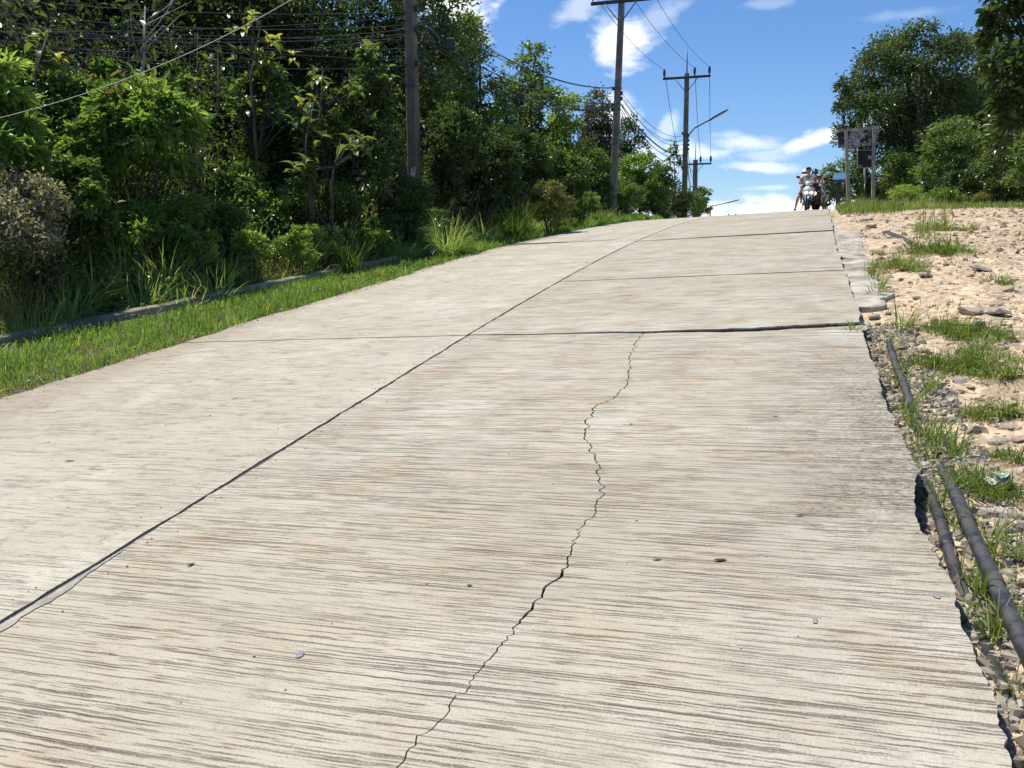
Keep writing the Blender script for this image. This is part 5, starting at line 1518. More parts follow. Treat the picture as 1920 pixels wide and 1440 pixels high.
def scooter(label, pos, rz, body, trim, twin=True, steer=0.0, group='scooters stopped at the crest'):
    """Step-through scooter; local -Y is forward, wheels on z = 0."""
    root = empty('scooter', pos, label, 'scooter', group, rz)
    root.scale = (.9, .9, .9)
    def wheel(y, nm):
        w_ = MB().torus((0, y, .265), .205, .058, 'X', 28, 10).build(nm, M['tyre'], root)
        rm = MB()
        rm.torus((0, y, .265), .155, .016, 'X', 24, 6)
        for k in range(5):
            a = 2 * math.pi * k / 5
            rm.box((0, 0, .08), (.025, .03, .16), M=Matrix.Translation((0, y, .265)) @ Matrix.Rotation(a, 4, 'X'))
        rm.tube([(-.05, y, .265), (.05, y, .265)], .04, 12)
        rm.build('rim', M['rim'], w_)
        return w_
    wheel(-.62, 'front_wheel'); wheel(.62, 'rear_wheel')
    f = MB()
    for s in (-1, 1): f.tube([(s * .075, -.62, .265), (s * .075, -.56, .52), (s * .05, -.44, .80)], [.024, .026, .022], 10)
    f.tube([(-.09, -.62, .265), (.09, -.62, .265)], .018, 8)
    f.build('front_fork', M['sc_grey'], root)
    fd = []
    for k in range(9):
        a = R(20 + 140 * k / 8)
        cy, cz = -.62 - .275 * math.cos(a), .265 + .275 * math.sin(a)
        fd.append([(-.075, cy, cz - .03), (-.06, cy - .01 * math.cos(a), cz + .012), (.06, cy - .01 * math.cos(a), cz + .012), (.075, cy, cz - .03), (.05, cy, cz - .012), (-.05, cy, cz - .012)])
    MB().loft(fd).build('front_mudguard', M[trim], root)
    # apron: the wide front shield, narrow at the bottom
    ap = []
    for z, w_, yf, yb in ((.33, .10, -.36, -.26), (.45, .15, -.42, -.26), (.58, .205, -.50, -.28), (.70, .235, -.55, -.30), (.82, .20, -.53, -.31), (.90, .12, -.47, -.33)):
        ap.append([(-w_, yb, z), (-w_ * .92, (yf + yb) / 2, z), (-w_ * .5, yf + .03, z), (0, yf, z + .01), (w_ * .5, yf + .03, z), (w_ * .92, (yf + yb) / 2, z), (w_, yb, z), (0, yb + .03, z)])
    MB().loft(ap).build('front_apron', M[body], root)
    MB().loft([[(s_x * w_, y, z) for s_x, y in ((-1, -.27), (1, -.27), (1, -.235), (-1, -.235))] for z, w_ in ((.28, .15), (.5, .22), (.75, .24), (.86, .15))], smooth=False).build('leg_shield', M['sc_grey'], root)
    hl = ((-.095, .64), (.095, .64)) if twin else ((0, .65),)
    for hx, hz in hl:
        r_ = (.072, .05, .06) if twin else (.10, .06, .085)
        MB().ell((hx, -.525, hz), r_, nu=14, nv=8).build('headlight', M['headlight'], root)
    for s in (-1, 1): MB().ell((s * .17, -.475, .735), (.045, .03, .022), nu=10, nv=6).build('indicator', M['indicator'], root)
    # handlebar with its cowl
    c = MB(); c.loft([[(-.11, -.33, z0), (-.13, -.40, z0), (0, yf, z0 + .01), (.13, -.40, z0), (.11, -.33, z0), (0, -.29, z0)] for z0, yf in ((.93, -.47), (.98, -.49), (1.05, -.46), (1.08, -.40))]); c.build('handlebar_cowl', M[body], root)
    h = MB().tube([(-.36, -.28, 1.03), (-.2, -.34, 1.03), (0, -.36, 1.02), (.2, -.34, 1.03), (.36, -.28, 1.03)], .014, 8).build('handlebar', M['sc_dark'], root)
    for s in (-1, 1):
        MB().tube([(s * .24, -.325, 1.03), (s * .36, -.28, 1.03)], .02, 10).build('grip', M['sc_dark'], h)
        MB().tube([(s * .2, -.37, 1.05), (s * .34, -.36, 1.03)], .007, 6).build('brake_lever', M['chrome'], h)
        mr = MB().tube([(s * .20, -.34, 1.04), (s * .30, -.35, 1.16), (s * .36, -.36, 1.23)], .008, 6)
        mr.ell((s * .41, -.36, 1.26), (.085, .022, .05), Matrix.Translation((s * .41, -.36, 1.26)) @ Matrix.Rotation(-s * .28, 4, 'Y') @ Matrix.Translation((-s * .41, .36, -1.26)), nu=14, nv=8)
        mo = mr.build('mirror', M['sc_dark'], root)
        MB().ell((s * .41, -.342, 1.26), (.07, .008, .038), Matrix.Translation((s * .41, -.36, 1.26)) @ Matrix.Rotation(-s * .28, 4, 'Y') @ Matrix.Translation((-s * .41, .36, -1.26)), nu=12, nv=6).build('mirror_glass', M['mirror_glass'], mo)
    MB().box((0, -.05, .30), (.32, .46, .07), bev=.02).build('floorboard', M['sc_grey'], root)
    bd = []
    for y, w_, z0, z1 in ((.14, .13, .30, .66), (.30, .17, .34, .72), (.55, .17, .44, .76), (.80, .13, .56, .80), (.98, .05, .68, .79)):
        bd.append([(-w_, y, z0 + .1), (-w_ * .9, y, z1 - .03), (-w_ * .6, y, z1), (w_ * .6, y, z1), (w_ * .9, y, z1 - .03), (w_, y, z0 + .1), (w_ * .6, y, z0), (-w_ * .6, y, z0)])
    MB().loft(bd).build('body', M[body], root)
    st = []
    for y, w_, z0, z1 in ((.10, .08, .66, .73), (.22, .125, .69, .77), (.46, .13, .72, .785), (.56, .13, .74, .83), (.80, .11, .78, .85), (.90, .06, .79, .83)):
        st.append([(-w_, y, z0), (-w_, y, z1 - .02), (-w_ * .7, y, z1), (w_ * .7, y, z1), (w_, y, z1 - .02), (w_, y, z0)])
    MB().loft(st).build('seat', M['seat'], root)
    en = MB().box((-.06, .42, .30), (.16, .42, .16), bev=.03)
    en.tube([(-.12, .40, .28), (-.12, .62, .265)], .05, 10)
    en.build('engine', M['sc_grey'], root)
    MB().tube([(.15, .35, .24), (.17, .55, .27), (.18, .92, .36)], [.03, .055, .05], 12).build('exhaust', M['sc_dark'], root)
    MB().tube([(-.14, .86, .82), (-.15, 1.0, .86), (0, 1.06, .87), (.15, 1.0, .86), (.14, .86, .82)], .014, 8).build('grab_rail', M['sc_grey'], root)
    MB().tube([(-.10, .20, .26), (-.24, .28, .02)], [.014, .012], 6).build('side_stand', M['dark_steel'], root)
    return root

M['skin'] = simple('skin', (.40, .225, .145), .55, var=.05)
M['skin_dark'] = simple('tanned_skin', (.24, .125, .08), .55, var=.05)
M['hair'] = simple('black_hair', (.012, .010, .009), .45, var=.2, scale=60)
M['tee_white'] = simple('white_cotton', (.74, .75, .78), .9, var=.04, bump=.3)
M['shirt_pink'] = simple('pink_cotton', (.50, .13, .16), .9, var=.08, bump=.3)
M['shirt_grey'] = simple('grey_cotton', (.30, .30, .33), .9, var=.08, bump=.3)
M['shorts_maroon'] = simple('maroon_cotton', (.10, .03, .04), .9, var=.1, bump=.3)
M['shorts_dark'] = simple('dark_cotton', (.02, .022, .03), .9, var=.1, bump=.3)
M['shoe'] = simple('dark_shoe', (.02, .018, .018), .6)
M['cap'] = simple('black_cap', (.015, .015, .02), .8)
M['glass_dark'] = simple('sunglass_lens', (.006, .006, .008), .1)
M['helmet_white'] = simple('white_helmet', (.75, .76, .78), .25, var=.03)
M['helmet_black'] = simple('black_helmet', (.014, .014, .016), .25, var=.03)
M['lip'] = simple('lips', (.30, .10, .085), .5)
M['eye'] = simple('eye_white', (.7, .7, .68), .3)

def skin_body(name, verts, edges, radii, mat, parent, sub=2, root=0, extra=None):
    me = bpy.data.meshes.new(name)
    me.from_pydata(verts, edges, [])
    o = bpy.data.objects.new(name, me); C.objects.link(o)
    o.modifiers.new('skin', 'SKIN').use_smooth_shade = True
    ss = o.modifiers.new('sub', 'SUBSURF'); ss.levels = sub; ss.render_levels = sub
    sv = me.skin_vertices[0].data if me.skin_vertices else None
    if sv is None:
        bpy.context.view_layer.objects.active = o
        raise RuntimeError('no skin layer')
    for i, r_ in enumerate(radii):
        sv[i].radius = (r_, r_) if not isinstance(r_, tuple) else r_
        sv[i].use_root = (i == root)
    dg = bpy.context.evaluated_depsgraph_get(); dg.update()
    nm = bpy.data.meshes.new_from_object(o.evaluated_get(dg))
    nm.name = name
    bpy.data.objects.remove(o)
    if extra is not None:
        vs = [tuple(v.co) for v in nm.vertices] ; fs = [tuple(p.vertices) for p in nm.polygons]
        b_ = len(vs); vs += extra.v; fs += [tuple(i + b_ for i in f_) for f_ in extra.f]
        nm = bpy.data.meshes.new(name); nm.from_pydata(vs, [], fs); nm.polygons.foreach_set('use_smooth', np.ones(len(fs), dtype=bool)); nm.update()
    return link(name, nm, mat, parent)

def person(label, pos, rz, J, skin, top, bottom, head_turn=0.0, hair=True, head=None, glasses=False, group=None, sleeves=.5):
    """Seated figure. J: joint name -> point in the scooter's frame."""
    root = empty('person', pos, label, 'person', group, rz)
    root.scale = (.9, .9, .9)
    V_ = lambda k: Vector(J[k])
    names = ['pelvis', 'waist', 'chest', 'neck', 'head0']
    verts = [V_('pelvis'), V_('pelvis').lerp(V_('chest'), .45), V_('chest'), V_('neck'), V_('neck') + Vector((0, -.012, .07))]
    rad = [(.135, .11), (.125, .095), (.145, .105), (.055, .055), (.052, .055)]
    edges = [(0, 1), (1, 2), (2, 3), (3, 4)]
    def chain(start, pts, rs):
        prev = start
        for p, r_ in zip(pts, rs):
            verts.append(Vector(p)); rad.append((r_, r_)); edges.append((prev, len(verts) - 1)); prev = len(verts) - 1
        return prev
    fingers = MB()
    for s in ('l', 'r'):
        sh, elb, wr, hd = V_('sh_' + s), V_('el_' + s), V_('wr_' + s), V_('hd_' + s)
        chain(2, [sh, sh.lerp(elb, .5), elb, elb.lerp(wr, .45), wr, wr.lerp(hd, .75)], [.058, .046, .040, .038, .027, .036])
        hip, kn, an, toe = V_('hip_' + s), V_('kn_' + s), V_('an_' + s), V_('toe_' + s)
        chain(0, [hip, hip.lerp(kn, .5), kn, kn.lerp(an, .4), an, an.lerp(toe, .6)], [.088, .076, .058, .056, .038, .036])
        d = (hd - wr).normalized(); ax = Vector((1, 0, 0)) if abs(d.x) < .8 else Vector((0, 1, 0))
        sgn = 1 if s == 'r' else -1
        for k, ln in enumerate((.070, .078, .074, .060)):
            b0 = hd + ax * (k - 1.5) * .019 + d * .012
            fingers.tube([b0 - d * .02, b0 + d * ln * .45, b0 + d * ln * .75 + Vector((0, 0, -.028)), b0 + d * ln * .55 + Vector((0, 0, -.050))], [.0105, .0100, .0092, .0075], 6)
        th = hd - ax * sgn * .038 - d * .03
        fingers.tube([th + ax * sgn * .015, th + d * .03 - ax * sgn * .008 + Vector((0, 0, -.012)), th + d * .055 + Vector((0, 0, -.035))], [.0125, .011, .0085], 6)
    # head with nose, brow, chin and ears, turned on the neck
    hc = V_('head'); Mh = Matrix.Translation(hc) @ Matrix.Rotation(head_turn, 4, 'Z')
    hm = MB()
    prof = [(-.118, .022, .020, -.055), (-.110, .038, .035, -.050), (-.088, .054, .055, -.030), (-.055, .062, .078, -.014), (-.02, .069, .088, -.006), (.015, .072, .092, 0), (.05, .073, .093, .004), (.085, .064, .082, .008), (.11, .042, .055, .010), (.122, .012, .016, .010)]
    hm.loft([[(rx * math.cos(2 * math.pi * k / 20), cy + ry * math.sin(2 * math.pi * k / 20), z) for k in range(20)] for z, rx, ry, cy in prof], M=Mh)
    hm.loft([[(x, y, z) for x, y in ((-w_, -.083), (w_, -.083), (w_ * .5, -.083 - d), (-w_ * .5, -.083 - d))] for z, w_, d in ((.020, .008, .006), (-.005, .011, .018), (-.028, .017, .030), (-.038, .014, .014))], M=Mh)
    for s in (-1, 1): hm.ell((s * .073, .008, -.008), (.012, .022, .032), Mh, 8, 6)
    fingers.add(hm.v, hm.f, True)
    skin_body('body', verts, edges, rad, M[skin], root, extra=fingers)
    fb = MB()
    for s in (-1, 1):
        fb.ell((s * .030, -.083, .010), (.013, .008, .008), Mh, 8, 6)
    if not glasses: fb.build('eyes', M['eye'], root)
    MB().ell((0, -.086, -.060), (.022, .008, .007), Mh, 10, 6).build('mouth', M['lip'], root)
    if glasses:
        gm = MB()
        for s in (-1, 1): gm.ell((s * .033, -.092, .012), (.029, .008, .021), Mh, 12, 6); gm.tube([Mh @ Vector((s * .058, -.085, .016)), Mh @ Vector((s * .076, .0, .014))], .004, 5)
        gm.tube([Mh @ Vector((-.01, -.096, .016)), Mh @ Vector((.01, -.096, .016))], .004, 5)
        gm.build('sunglasses', M['glass_dark'], root)
    # clothes over the body
    tv = [V_('pelvis') + Vector((0, 0, -.02)), V_('pelvis').lerp(V_('chest'), .45), V_('chest'), V_('chest').lerp(V_('neck'), .72)]
    trd = [(.155, .13), (.142, .112), (.165, .122), (.085, .075)]
    te = [(0, 1), (1, 2), (2, 3)]
    for s in ('l', 'r'):
        sh, elb = V_('sh_' + s), V_('el_' + s)
        i = len(tv); tv += [sh, sh.lerp(elb, sleeves * .6), sh.lerp(elb, sleeves)]; trd += [(.073, .073), (.066, .066), (.064, .064)]; te += [(2, i), (i, i + 1), (i + 1, i + 2)]
    skin_body('shirt', tv, te, trd, M[top], root)
    pv = [V_('pelvis')]; prd = [(.152, .125)]; pe = []
    for s in ('l', 'r'):
        hip, kn = V_('hip_' + s), V_('kn_' + s)
        i = len(pv); pv += [hip, hip.lerp(kn, .5), hip.lerp(kn, .86)]; prd += [(.104, .104), (.095, .095), (.088, .088)]; pe += [(0, i), (i, i + 1), (i + 1, i + 2)]
    skin_body('shorts', pv, pe, prd, M[bottom], root)
    for s in ('l', 'r'):
        an, toe = V_('an_' + s), V_('toe_' + s)
        d = (toe - an); d.z = 0; d.normalize(); up = Vector((0, 0, 1)); sd_ = d.cross(up)
        heel = an - d * .06; heel.z = toe.z
        mb = MB(); mb.loft([[heel + d * a * .25 + sd_ * x * w_ + up * (z * h - .03) for x, z in ((-1, 0), (-1, .5), (-.5, 1), (.5, 1), (1, .5), (1, 0))] for a, w_, h in ((0, .03, .06), (.15, .042, .085), (.45, .045, .075), (.8, .048, .05), (1.0, .03, .03))])
        mb.build('shoe', M['shoe'], root)
    if head == 'cap':
        mb = MB(); mb.loft([[(r_ * .082 * math.cos(2 * math.pi * k / 18), .004 + r_ * .103 * math.sin(2 * math.pi * k / 18), z) for k in range(18)] for z, r_ in ((.035, 1.0), (.07, .99), (.10, .85), (.125, .55), (.134, .1))], M=Mh)
        mb.build('cap', M['cap'], root)
        MB().loft([[(x * w_, y, z + .004 * (1 - abs(x))) for x in (-1, -.5, 0, .5, 1)] + [(x * w_, y, z - .006) for x in (1, .5, 0, -.5, -1)] for y, w_, z in ((-.085, .07, .042), (-.13, .062, .038), (-.165, .035, .03))], M=Mh).build('cap_brim', M['cap'], root)
    if hair:
        mb = MB(); z0 = -.045 if head is None else -.02
        mb.loft([[(rx * math.cos(a_), .012 + ry * math.sin(a_), z + (.055 if math.sin(a_) < -.35 and z < .02 else 0)) for a_ in [2 * math.pi * k / 20 for k in range(20)]] for z, rx, ry in ((z0, .074, .088), (.0, .079, .098), (.05, .081, .102), (.09, .072, .09), (.12, .046, .06), (.133, .01, .015))], M=Mh)
        mb.build('hair', M['hair'], root)
    if head in ('white', 'black'):
        mb = MB(); mb.loft([[(r_ * .125 * math.cos(a_), .012 + r_ * .148 * math.sin(a_), z + (.075 if math.sin(a_) < -.45 and z < .03 else 0)) for a_ in [2 * math.pi * k / 24 for k in range(24)]] for z, r_ in ((-.07, .92), (-.02, 1.0), (.04, 1.0), (.10, .86), (.15, .55), (.168, .08))], M=Mh)
        mb.build('helmet', M['helmet_' + head], root)
        MB().loft([[(.122 * math.sin(a_), .005 - .150 * math.cos(a_), z) for a_ in np.linspace(-1.1, 1.1, 11)] + [(.116 * math.sin(a_), .005 - .142 * math.cos(a_), z) for a_ in np.linspace(1.1, -1.1, 11)] for z in (-.035, .04)], M=Mh).build('visor', M['visor'], root)
    return root

SC = 'scooters stopped at the crest'
pA = spot(1513, 30.0, 395); pA.z += .005
pB = spot(1526, 31.2, 395); pB.z += .005
pC = spot(1539, 32.3, 395); pC.z += .005
rzA, rzB, rzC = -AZ + R(3), -AZ - R(4), -AZ - R(14)
scooter('front scooter with pale body and two lit headlights', pA, rzA, 'sc_white', 'sc_blue', True, group=SC)
scooter('second scooter with dark body and one lit headlight, partly hidden', pB, rzB, 'sc_dark', 'sc_dark', False, group=SC)
scooter('third scooter with pale grey body mostly hidden at the right', pC, rzC, 'sc_white', 'sc_grey', False, group=SC)
J = {'pelvis': (0, .36, .90), 'chest': (0, .27, 1.26), 'neck': (0, .25, 1.42), 'head': (.0, .225, 1.565),
     'sh_l': (.185, .27, 1.36), 'el_l': (.33, .10, 1.14), 'wr_l': (.34, -.19, 1.07), 'hd_l': (.325, -.255, 1.05),
     'sh_r': (-.185, .27, 1.36), 'el_r': (-.34, .12, 1.13), 'wr_r': (-.34, -.18, 1.07), 'hd_r': (-.325, -.250, 1.05),
     'hip_l': (.10, .30, .87), 'kn_l': (.22, -.10, .80), 'an_l': (.13, .02, .40), 'toe_l': (.13, -.16, .365),
     'hip_r': (-.11, .30, .87), 'kn_r': (-.36, .0, .52), 'an_r': (-.44, .10, .09), 'toe_r': (-.47, -.08, .035)}
person('rider in a white t-shirt and black cap with one foot on the road', pA, rzA, J, 'skin', 'tee_white', 'shorts_maroon', head_turn=R(55), head='cap', glasses=True)
J2 = dict(J)
for k in J2: J2[k] = (J2[k][0], J2[k][1] + .42, J2[k][2] + .05)
J2.update({'pelvis': (-.03, .74, .92), 'chest': (-.08, .70, 1.28), 'neck': (-.10, .68, 1.37), 'head': (-.11, .65, 1.505), 'sh_l': (.10, .69, 1.37), 'el_l': (.22, .52, 1.15), 'wr_l': (.16, .34, 1.03), 'hd_l': (.13, .28, 1.02),
           'sh_r': (-.27, .69, 1.36), 'el_r': (-.32, .52, 1.14), 'wr_r': (-.20, .34, 1.02), 'hd_r': (-.16, .28, 1.02),
           'hip_l': (.10, .70, .89), 'kn_l': (.24, .36, .78), 'an_l': (.20, .48, .38), 'toe_l': (.21, .30, .35), 'hip_r': (-.10, .70, .89), 'kn_r': (-.25, .36, .78), 'an_r': (-.21, .48, .38), 'toe_r': (-.22, .30, .35)})
person('passenger in a white helmet peeking out behind the front rider', pA, rzA, J2, 'skin', 'shirt_grey', 'shorts_dark', head_turn=R(-12), head='white', hair=False)
J3 = dict(J)
J3.update({'kn_r': (-.22, -.10, .80), 'an_r': (-.13, .02, .40), 'toe_r': (-.13, -.16, .365), 'kn_l': (.34, .0, .52), 'an_l': (.40, .10, .09), 'toe_l': (.42, -.08, .035), 'neck': (-.03, .26, 1.40), 'head': (-.05, .24, 1.54)})
person('second rider with dark helmet and pink top on the hidden scooter', pB, rzB, J3, 'skin_dark', 'shirt_pink', 'shorts_dark', head_turn=R(10), head='black', hair=False)

# ================================================================== THE STONY EDGE ON THE RIGHT
# two black water pipes lying in the washed-out gutter
def pipe(label, pts, r, rings=()):
    P = []
    for (px, py, dz) in pts:
        rr = ray(px, py); rs, rl = rr[:2] @ SD, rr[:2] @ LD
        # height: a fixed depth below the road's plane
        t_ = (1.6 - dz) / (SL * rs + CF * rl - rr[2])
        P.append(Vector(at(px, py, t_)))
    root = empty('pipe', P[0], label, 'pipe', 'black pipes beside the road')
    # smooth the run
    Q = []
    for i in range(len(P) - 1):
        a, b_, c_, d_ = P[max(i - 1, 0)], P[i], P[i + 1], P[min(i + 2, len(P) - 1)]
        for k in range(6):
            u = k / 6
            Q.append(.5 * ((2 * b_) + (c_ - a) * u + (2 * a - 5 * b_ + 4 * c_ - d_) * u * u + (3 * b_ - a - 3 * c_ + d_) * u ** 3))
    Q.append(P[-1])
    MB().tube([q - P[0] for q in Q], r, 14).build('pipe_run', M['pipe'], root)
    for k in rings:
        q, d = Q[k] - P[0], (Q[min(k + 1, len(Q) - 1)] - Q[k]).normalized()
        MB().tube([q - d * .035, q - d * .03, q + d * .03, q + d * .035], [r * 1.02, r * 1.16, r * 1.16, r * 1.02], 14).build('collar', M['pipe'], root)
    return root
pipe('left of the two black pipes, closest to the broken slab edge', [(1668, 648, -0.082), (1682, 690, -0.092), (1697, 728, -0.092), (1716, 790, -0.142), (1730, 868, -0.172), (1746, 930, -0.122), (1768, 995, -0.117), (1792, 1075, -0.122), (1822, 1150, -0.157), (1848, 1215, -0.142), (1878, 1290, -0.142), (1925, 1410, -0.152), (1985, 1580, -0.152), (2060, 1800, -0.152)], .025, (9, 38))
pipe('right of the two black pipes, running down to the lower right corner', [(1742, 830, -0.222), (1772, 890, -0.132), (1795, 935, -0.082), (1822, 998, -0.067), (1858, 1078, -0.062), (1895, 1158, -0.062), (1935, 1240, -0.062), (1990, 1350, -0.072), (2080, 1520, -0.072)], .029, (16, 25))
# half-buried pipe on the dirt and a hose by the drain on the left
def ground_tube(name, label, pts, r, mat, cat, lift=.5):
    P = [on_ground(px, py)[0] + Vector((0, 0, r * lift)) for px, py in pts]
    o = MB().tube([p - P[0] for p in P], r, 10).build(name, M[mat], None, P[0])
    return tag(o, label, cat)
ground_tube('buried_pipe', 'half buried grey pipe showing on the dirt near the crest', [(1663, 437), (1672, 441), (1688, 447), (1700, 453), (1708, 459)], .045, 'pipe', 'pipe', .1)
P_ = [Vector((*map(float, xy(s, float(l_kerb(s)) + o_)), 0)) for s, o_ in ((4.6, -.35), (5.4, -.22), (6.1, -.12), (6.7, -.25), (7.3, -.40))]
for p in P_: p.z = float(plane(*[v for v in sl(p.x, p.y)])) + .08
tag(MB().tube([p - P_[0] for p in P_], .022, 8).build('hose', M['pipe'], None, P_[0]), 'black hose lying over the drain kerb at the left edge', 'hose')

# ---- stones -------------------------------------------------------------------
def rock_mesh(seed, flat=.6, sub=2, rough=.3):
    g = rng_(seed)
    import bmesh
    bm = bmesh.new()
    bmesh.ops.create_icosphere(bm, subdivisions=sub, radius=1.0)
    cuts = [(Vector(g.normal(size=3)).normalized(), g.uniform(.42, .80)) for _ in range(12)]
    for v in bm.verts:
        for n_, d in cuts:
            k = v.co.dot(n_)
            if k > d: v.co -= n_ * (k - d)
        v.co *= 1 + rough * .35 * mnoise.noise(v.co * 1.7 + Vector((seed, 0, 0)))
        v.co.z *= flat
    me = bpy.data.meshes.new('stone'); bm.to_mesh(me); bm.free()
    me.polygons.foreach_set('use_smooth', np.zeros(len(me.polygons), dtype=bool))
    return me
ROCKS = [rock_mesh(i, f_) for i, f_ in enumerate((.55, .45, .7, .35, .6, .5))]
for i, me in enumerate(ROCKS): me.materials.append(M[('rock', 'rock_grey', 'rock', 'rock', 'rock_red', 'rock_grey')[i]])
def stone(px, py, w, kind, label, group=None, hgt=None, sink=.12, name='stone'):
    p, t = on_ground(px, py)
    o = bpy.data.objects.new(name, ROCKS[kind]); C.objects.link(o)
    r_ = w * t / FPX / 2
    g = rng_(int(px * 31 + py))
    o.scale = (r_ * g.uniform(.95, 1.1), r_ * g.uniform(.7, 1.0), (hgt * t / FPX / 2 / .55 if hgt else r_ * g.uniform(.8, 1.1)))
    o.rotation_euler = (g.uniform(-.2, .2), g.uniform(-.2, .2), g.uniform(0, 6.28))
    o.location = p + Vector((0, 0, o.scale[2] * (.5 - sink - .2)))
    return tag(o, label, 'stone', group)
for a in [
    (1619, 414, 26, 1, 'rounded grey boulder in the grass at the top of the footing'), (1631, 426, 26, 0, 'tan boulder just below the rounded grey one near the crest'),
    (1662, 436, 16, 4, 'pointed brown stone at the upper end of the half buried pipe'), (1630, 502, 22, 1, 'grey stone beside the middle of the broken footing'),
    (1648, 502, 14, 5, 'smaller grey stone right of the one beside the footing'), (1698, 506, 40, 3, 'flat pale stone in the dirt beyond the first weed patch'),
    (1774, 497, 18, 4, 'dark brown stone in the upper middle of the dirt'), (1840, 507, 46, 3, 'long flat stone near the right of the upper dirt'),
    (1735, 518, 34, 3, 'pale flat slab of stone half sunk below the second weed patch'), (1812, 588, 58, 0, 'long brown rock ridge in the middle of the dirt'),
    (1868, 590, 62, 3, 'broad flat rock at the right of the brown ridge'), (1836, 613, 52, 1, 'grey white rock ledge behind the middle weeds'),
    (1892, 622, 26, 1, 'grey rock right of the pale rock ledge'), (1690, 655, 26, 0, 'yellowish tan stone beside the top of the left pipe'),
    (1735, 660, 30, 1, 'pale flat stone right of the yellowish one'), (1700, 668, 24, 1, 'pale stone against the pipe below the yellowish stone'),
    (1800, 718, 36, 1, 'dark lined grey boulder below the green weed patch'), (1762, 722, 26, 0, 'tan stone left of the dark lined boulder'),
    (1785, 748, 36, 0, 'large tan stone below the dark lined boulder'), (1822, 728, 28, 3, 'white flat stone right of the dark lined boulder'),
    (1800, 735, 22, 4, 'reddish stone tucked under the dark lined boulder'), (1764, 762, 26, 3, 'whitish broken stone near the right pipe bend'),
    (1838, 752, 22, 4, 'reddish brown stone among pale gravel at the right'), (1770, 778, 18, 4, 'orange stone below the whitish broken stone'),
    (1826, 808, 40, 1, 'wide pale stone halfway down the right bank'), (1868, 790, 30, 1, 'white stone by the weeds at the right edge'),
    (1902, 802, 30, 3, 'pale slab at the right edge beside the weeds'), (1872, 832, 52, 3, 'long reddish flat rock at the right edge'),
    (1910, 828, 34, 0, 'tan rock right of the long reddish one'), (1850, 855, 30, 1, 'grey stone below the long reddish rock'),
    (1905, 970, 40, 0, 'ochre rock at the right edge beyond the pipes'), (1880, 985, 46, 3, 'flat pale rock right of the pipe collar'),
    (1868, 1118, 40, 0, 'tan block between the two pipes low down'), (1915, 1098, 34, 4, 'brownish rock beside the right pipe'),
    (1822, 1172, 40, 1, 'speckled grey concrete lump at the slab edge'), (1800, 1138, 34, 5, 'concrete lump wedged under the slab edge'),
    (1846, 1262, 44, 1, 'grey concrete lump in the gravel near the bottom'), (1898, 1232, 44, 0, 'tan rock between pipe and frame at the lower right'),
    (1870, 1340, 40, 5, 'grey concrete lump lowest in the gutter'), (1640, 598, 36, 5, 'dark broken concrete lump at the end of the open joint'),
    (1665, 590, 24, 1, 'small concrete lump right of the open joint'), (1880, 655, 26, 3, 'pale stone at the right beyond the green weeds'),
    (1908, 690, 30, 0, 'dark shaded stone at the right edge by the weeds'), (1720, 560, 22, 0, 'brownish stone in the dirt right of the footing end'),
    (1668, 540, 16, 0, 'small tan stone by the tall weed at the footing end'), (1890, 545, 30, 3, 'flat tan stone far right in the middle distance'), (1820, 455, 14, 0, 'small stone in the dirt just below the upper weeds'),
    (1760, 430, 14, 0, 'small stone left of the thin upright weed'), (1880, 440, 18, 3, 'flat stone at the far right of the upper dirt')]:
    stone(*a)
# smaller stones of which nothing tells one from the next
gs = rng_(1200); cnt = 0
COL = {0: 'tan', 1: 'grey', 2: 'tan', 3: 'flat tan', 4: 'ochre', 5: 'rough grey'}
while cnt < 80:
    px, py = gs.uniform(1600, 1990), gs.uniform(410, 1250)
    p, t = on_ground(px, py)
    s__, l__ = sl(p.x, p.y)
    if l__ < L_R + .35 or t > 26: continue
    kind = int(gs.choice([0, 0, 1, 3, 4, 5, 3, 1]))
    zone = 'near the crest' if py < 480 else 'level with the long footing' if py < 570 else 'level with the open joint' if py < 660 else 'among the green weed patches' if py < 780 else 'right of the pipes'
    if px > 1790: zone += ' by the right edge'
    lab = 'small %s stone lying loose %s' % (COL[kind], zone)
    stone(px, py, gs.uniform(5, 11) * (1 if py < 620 else 1.5), kind, lab, lab.replace('stone', 'stones'), sink=.25)
    cnt += 1

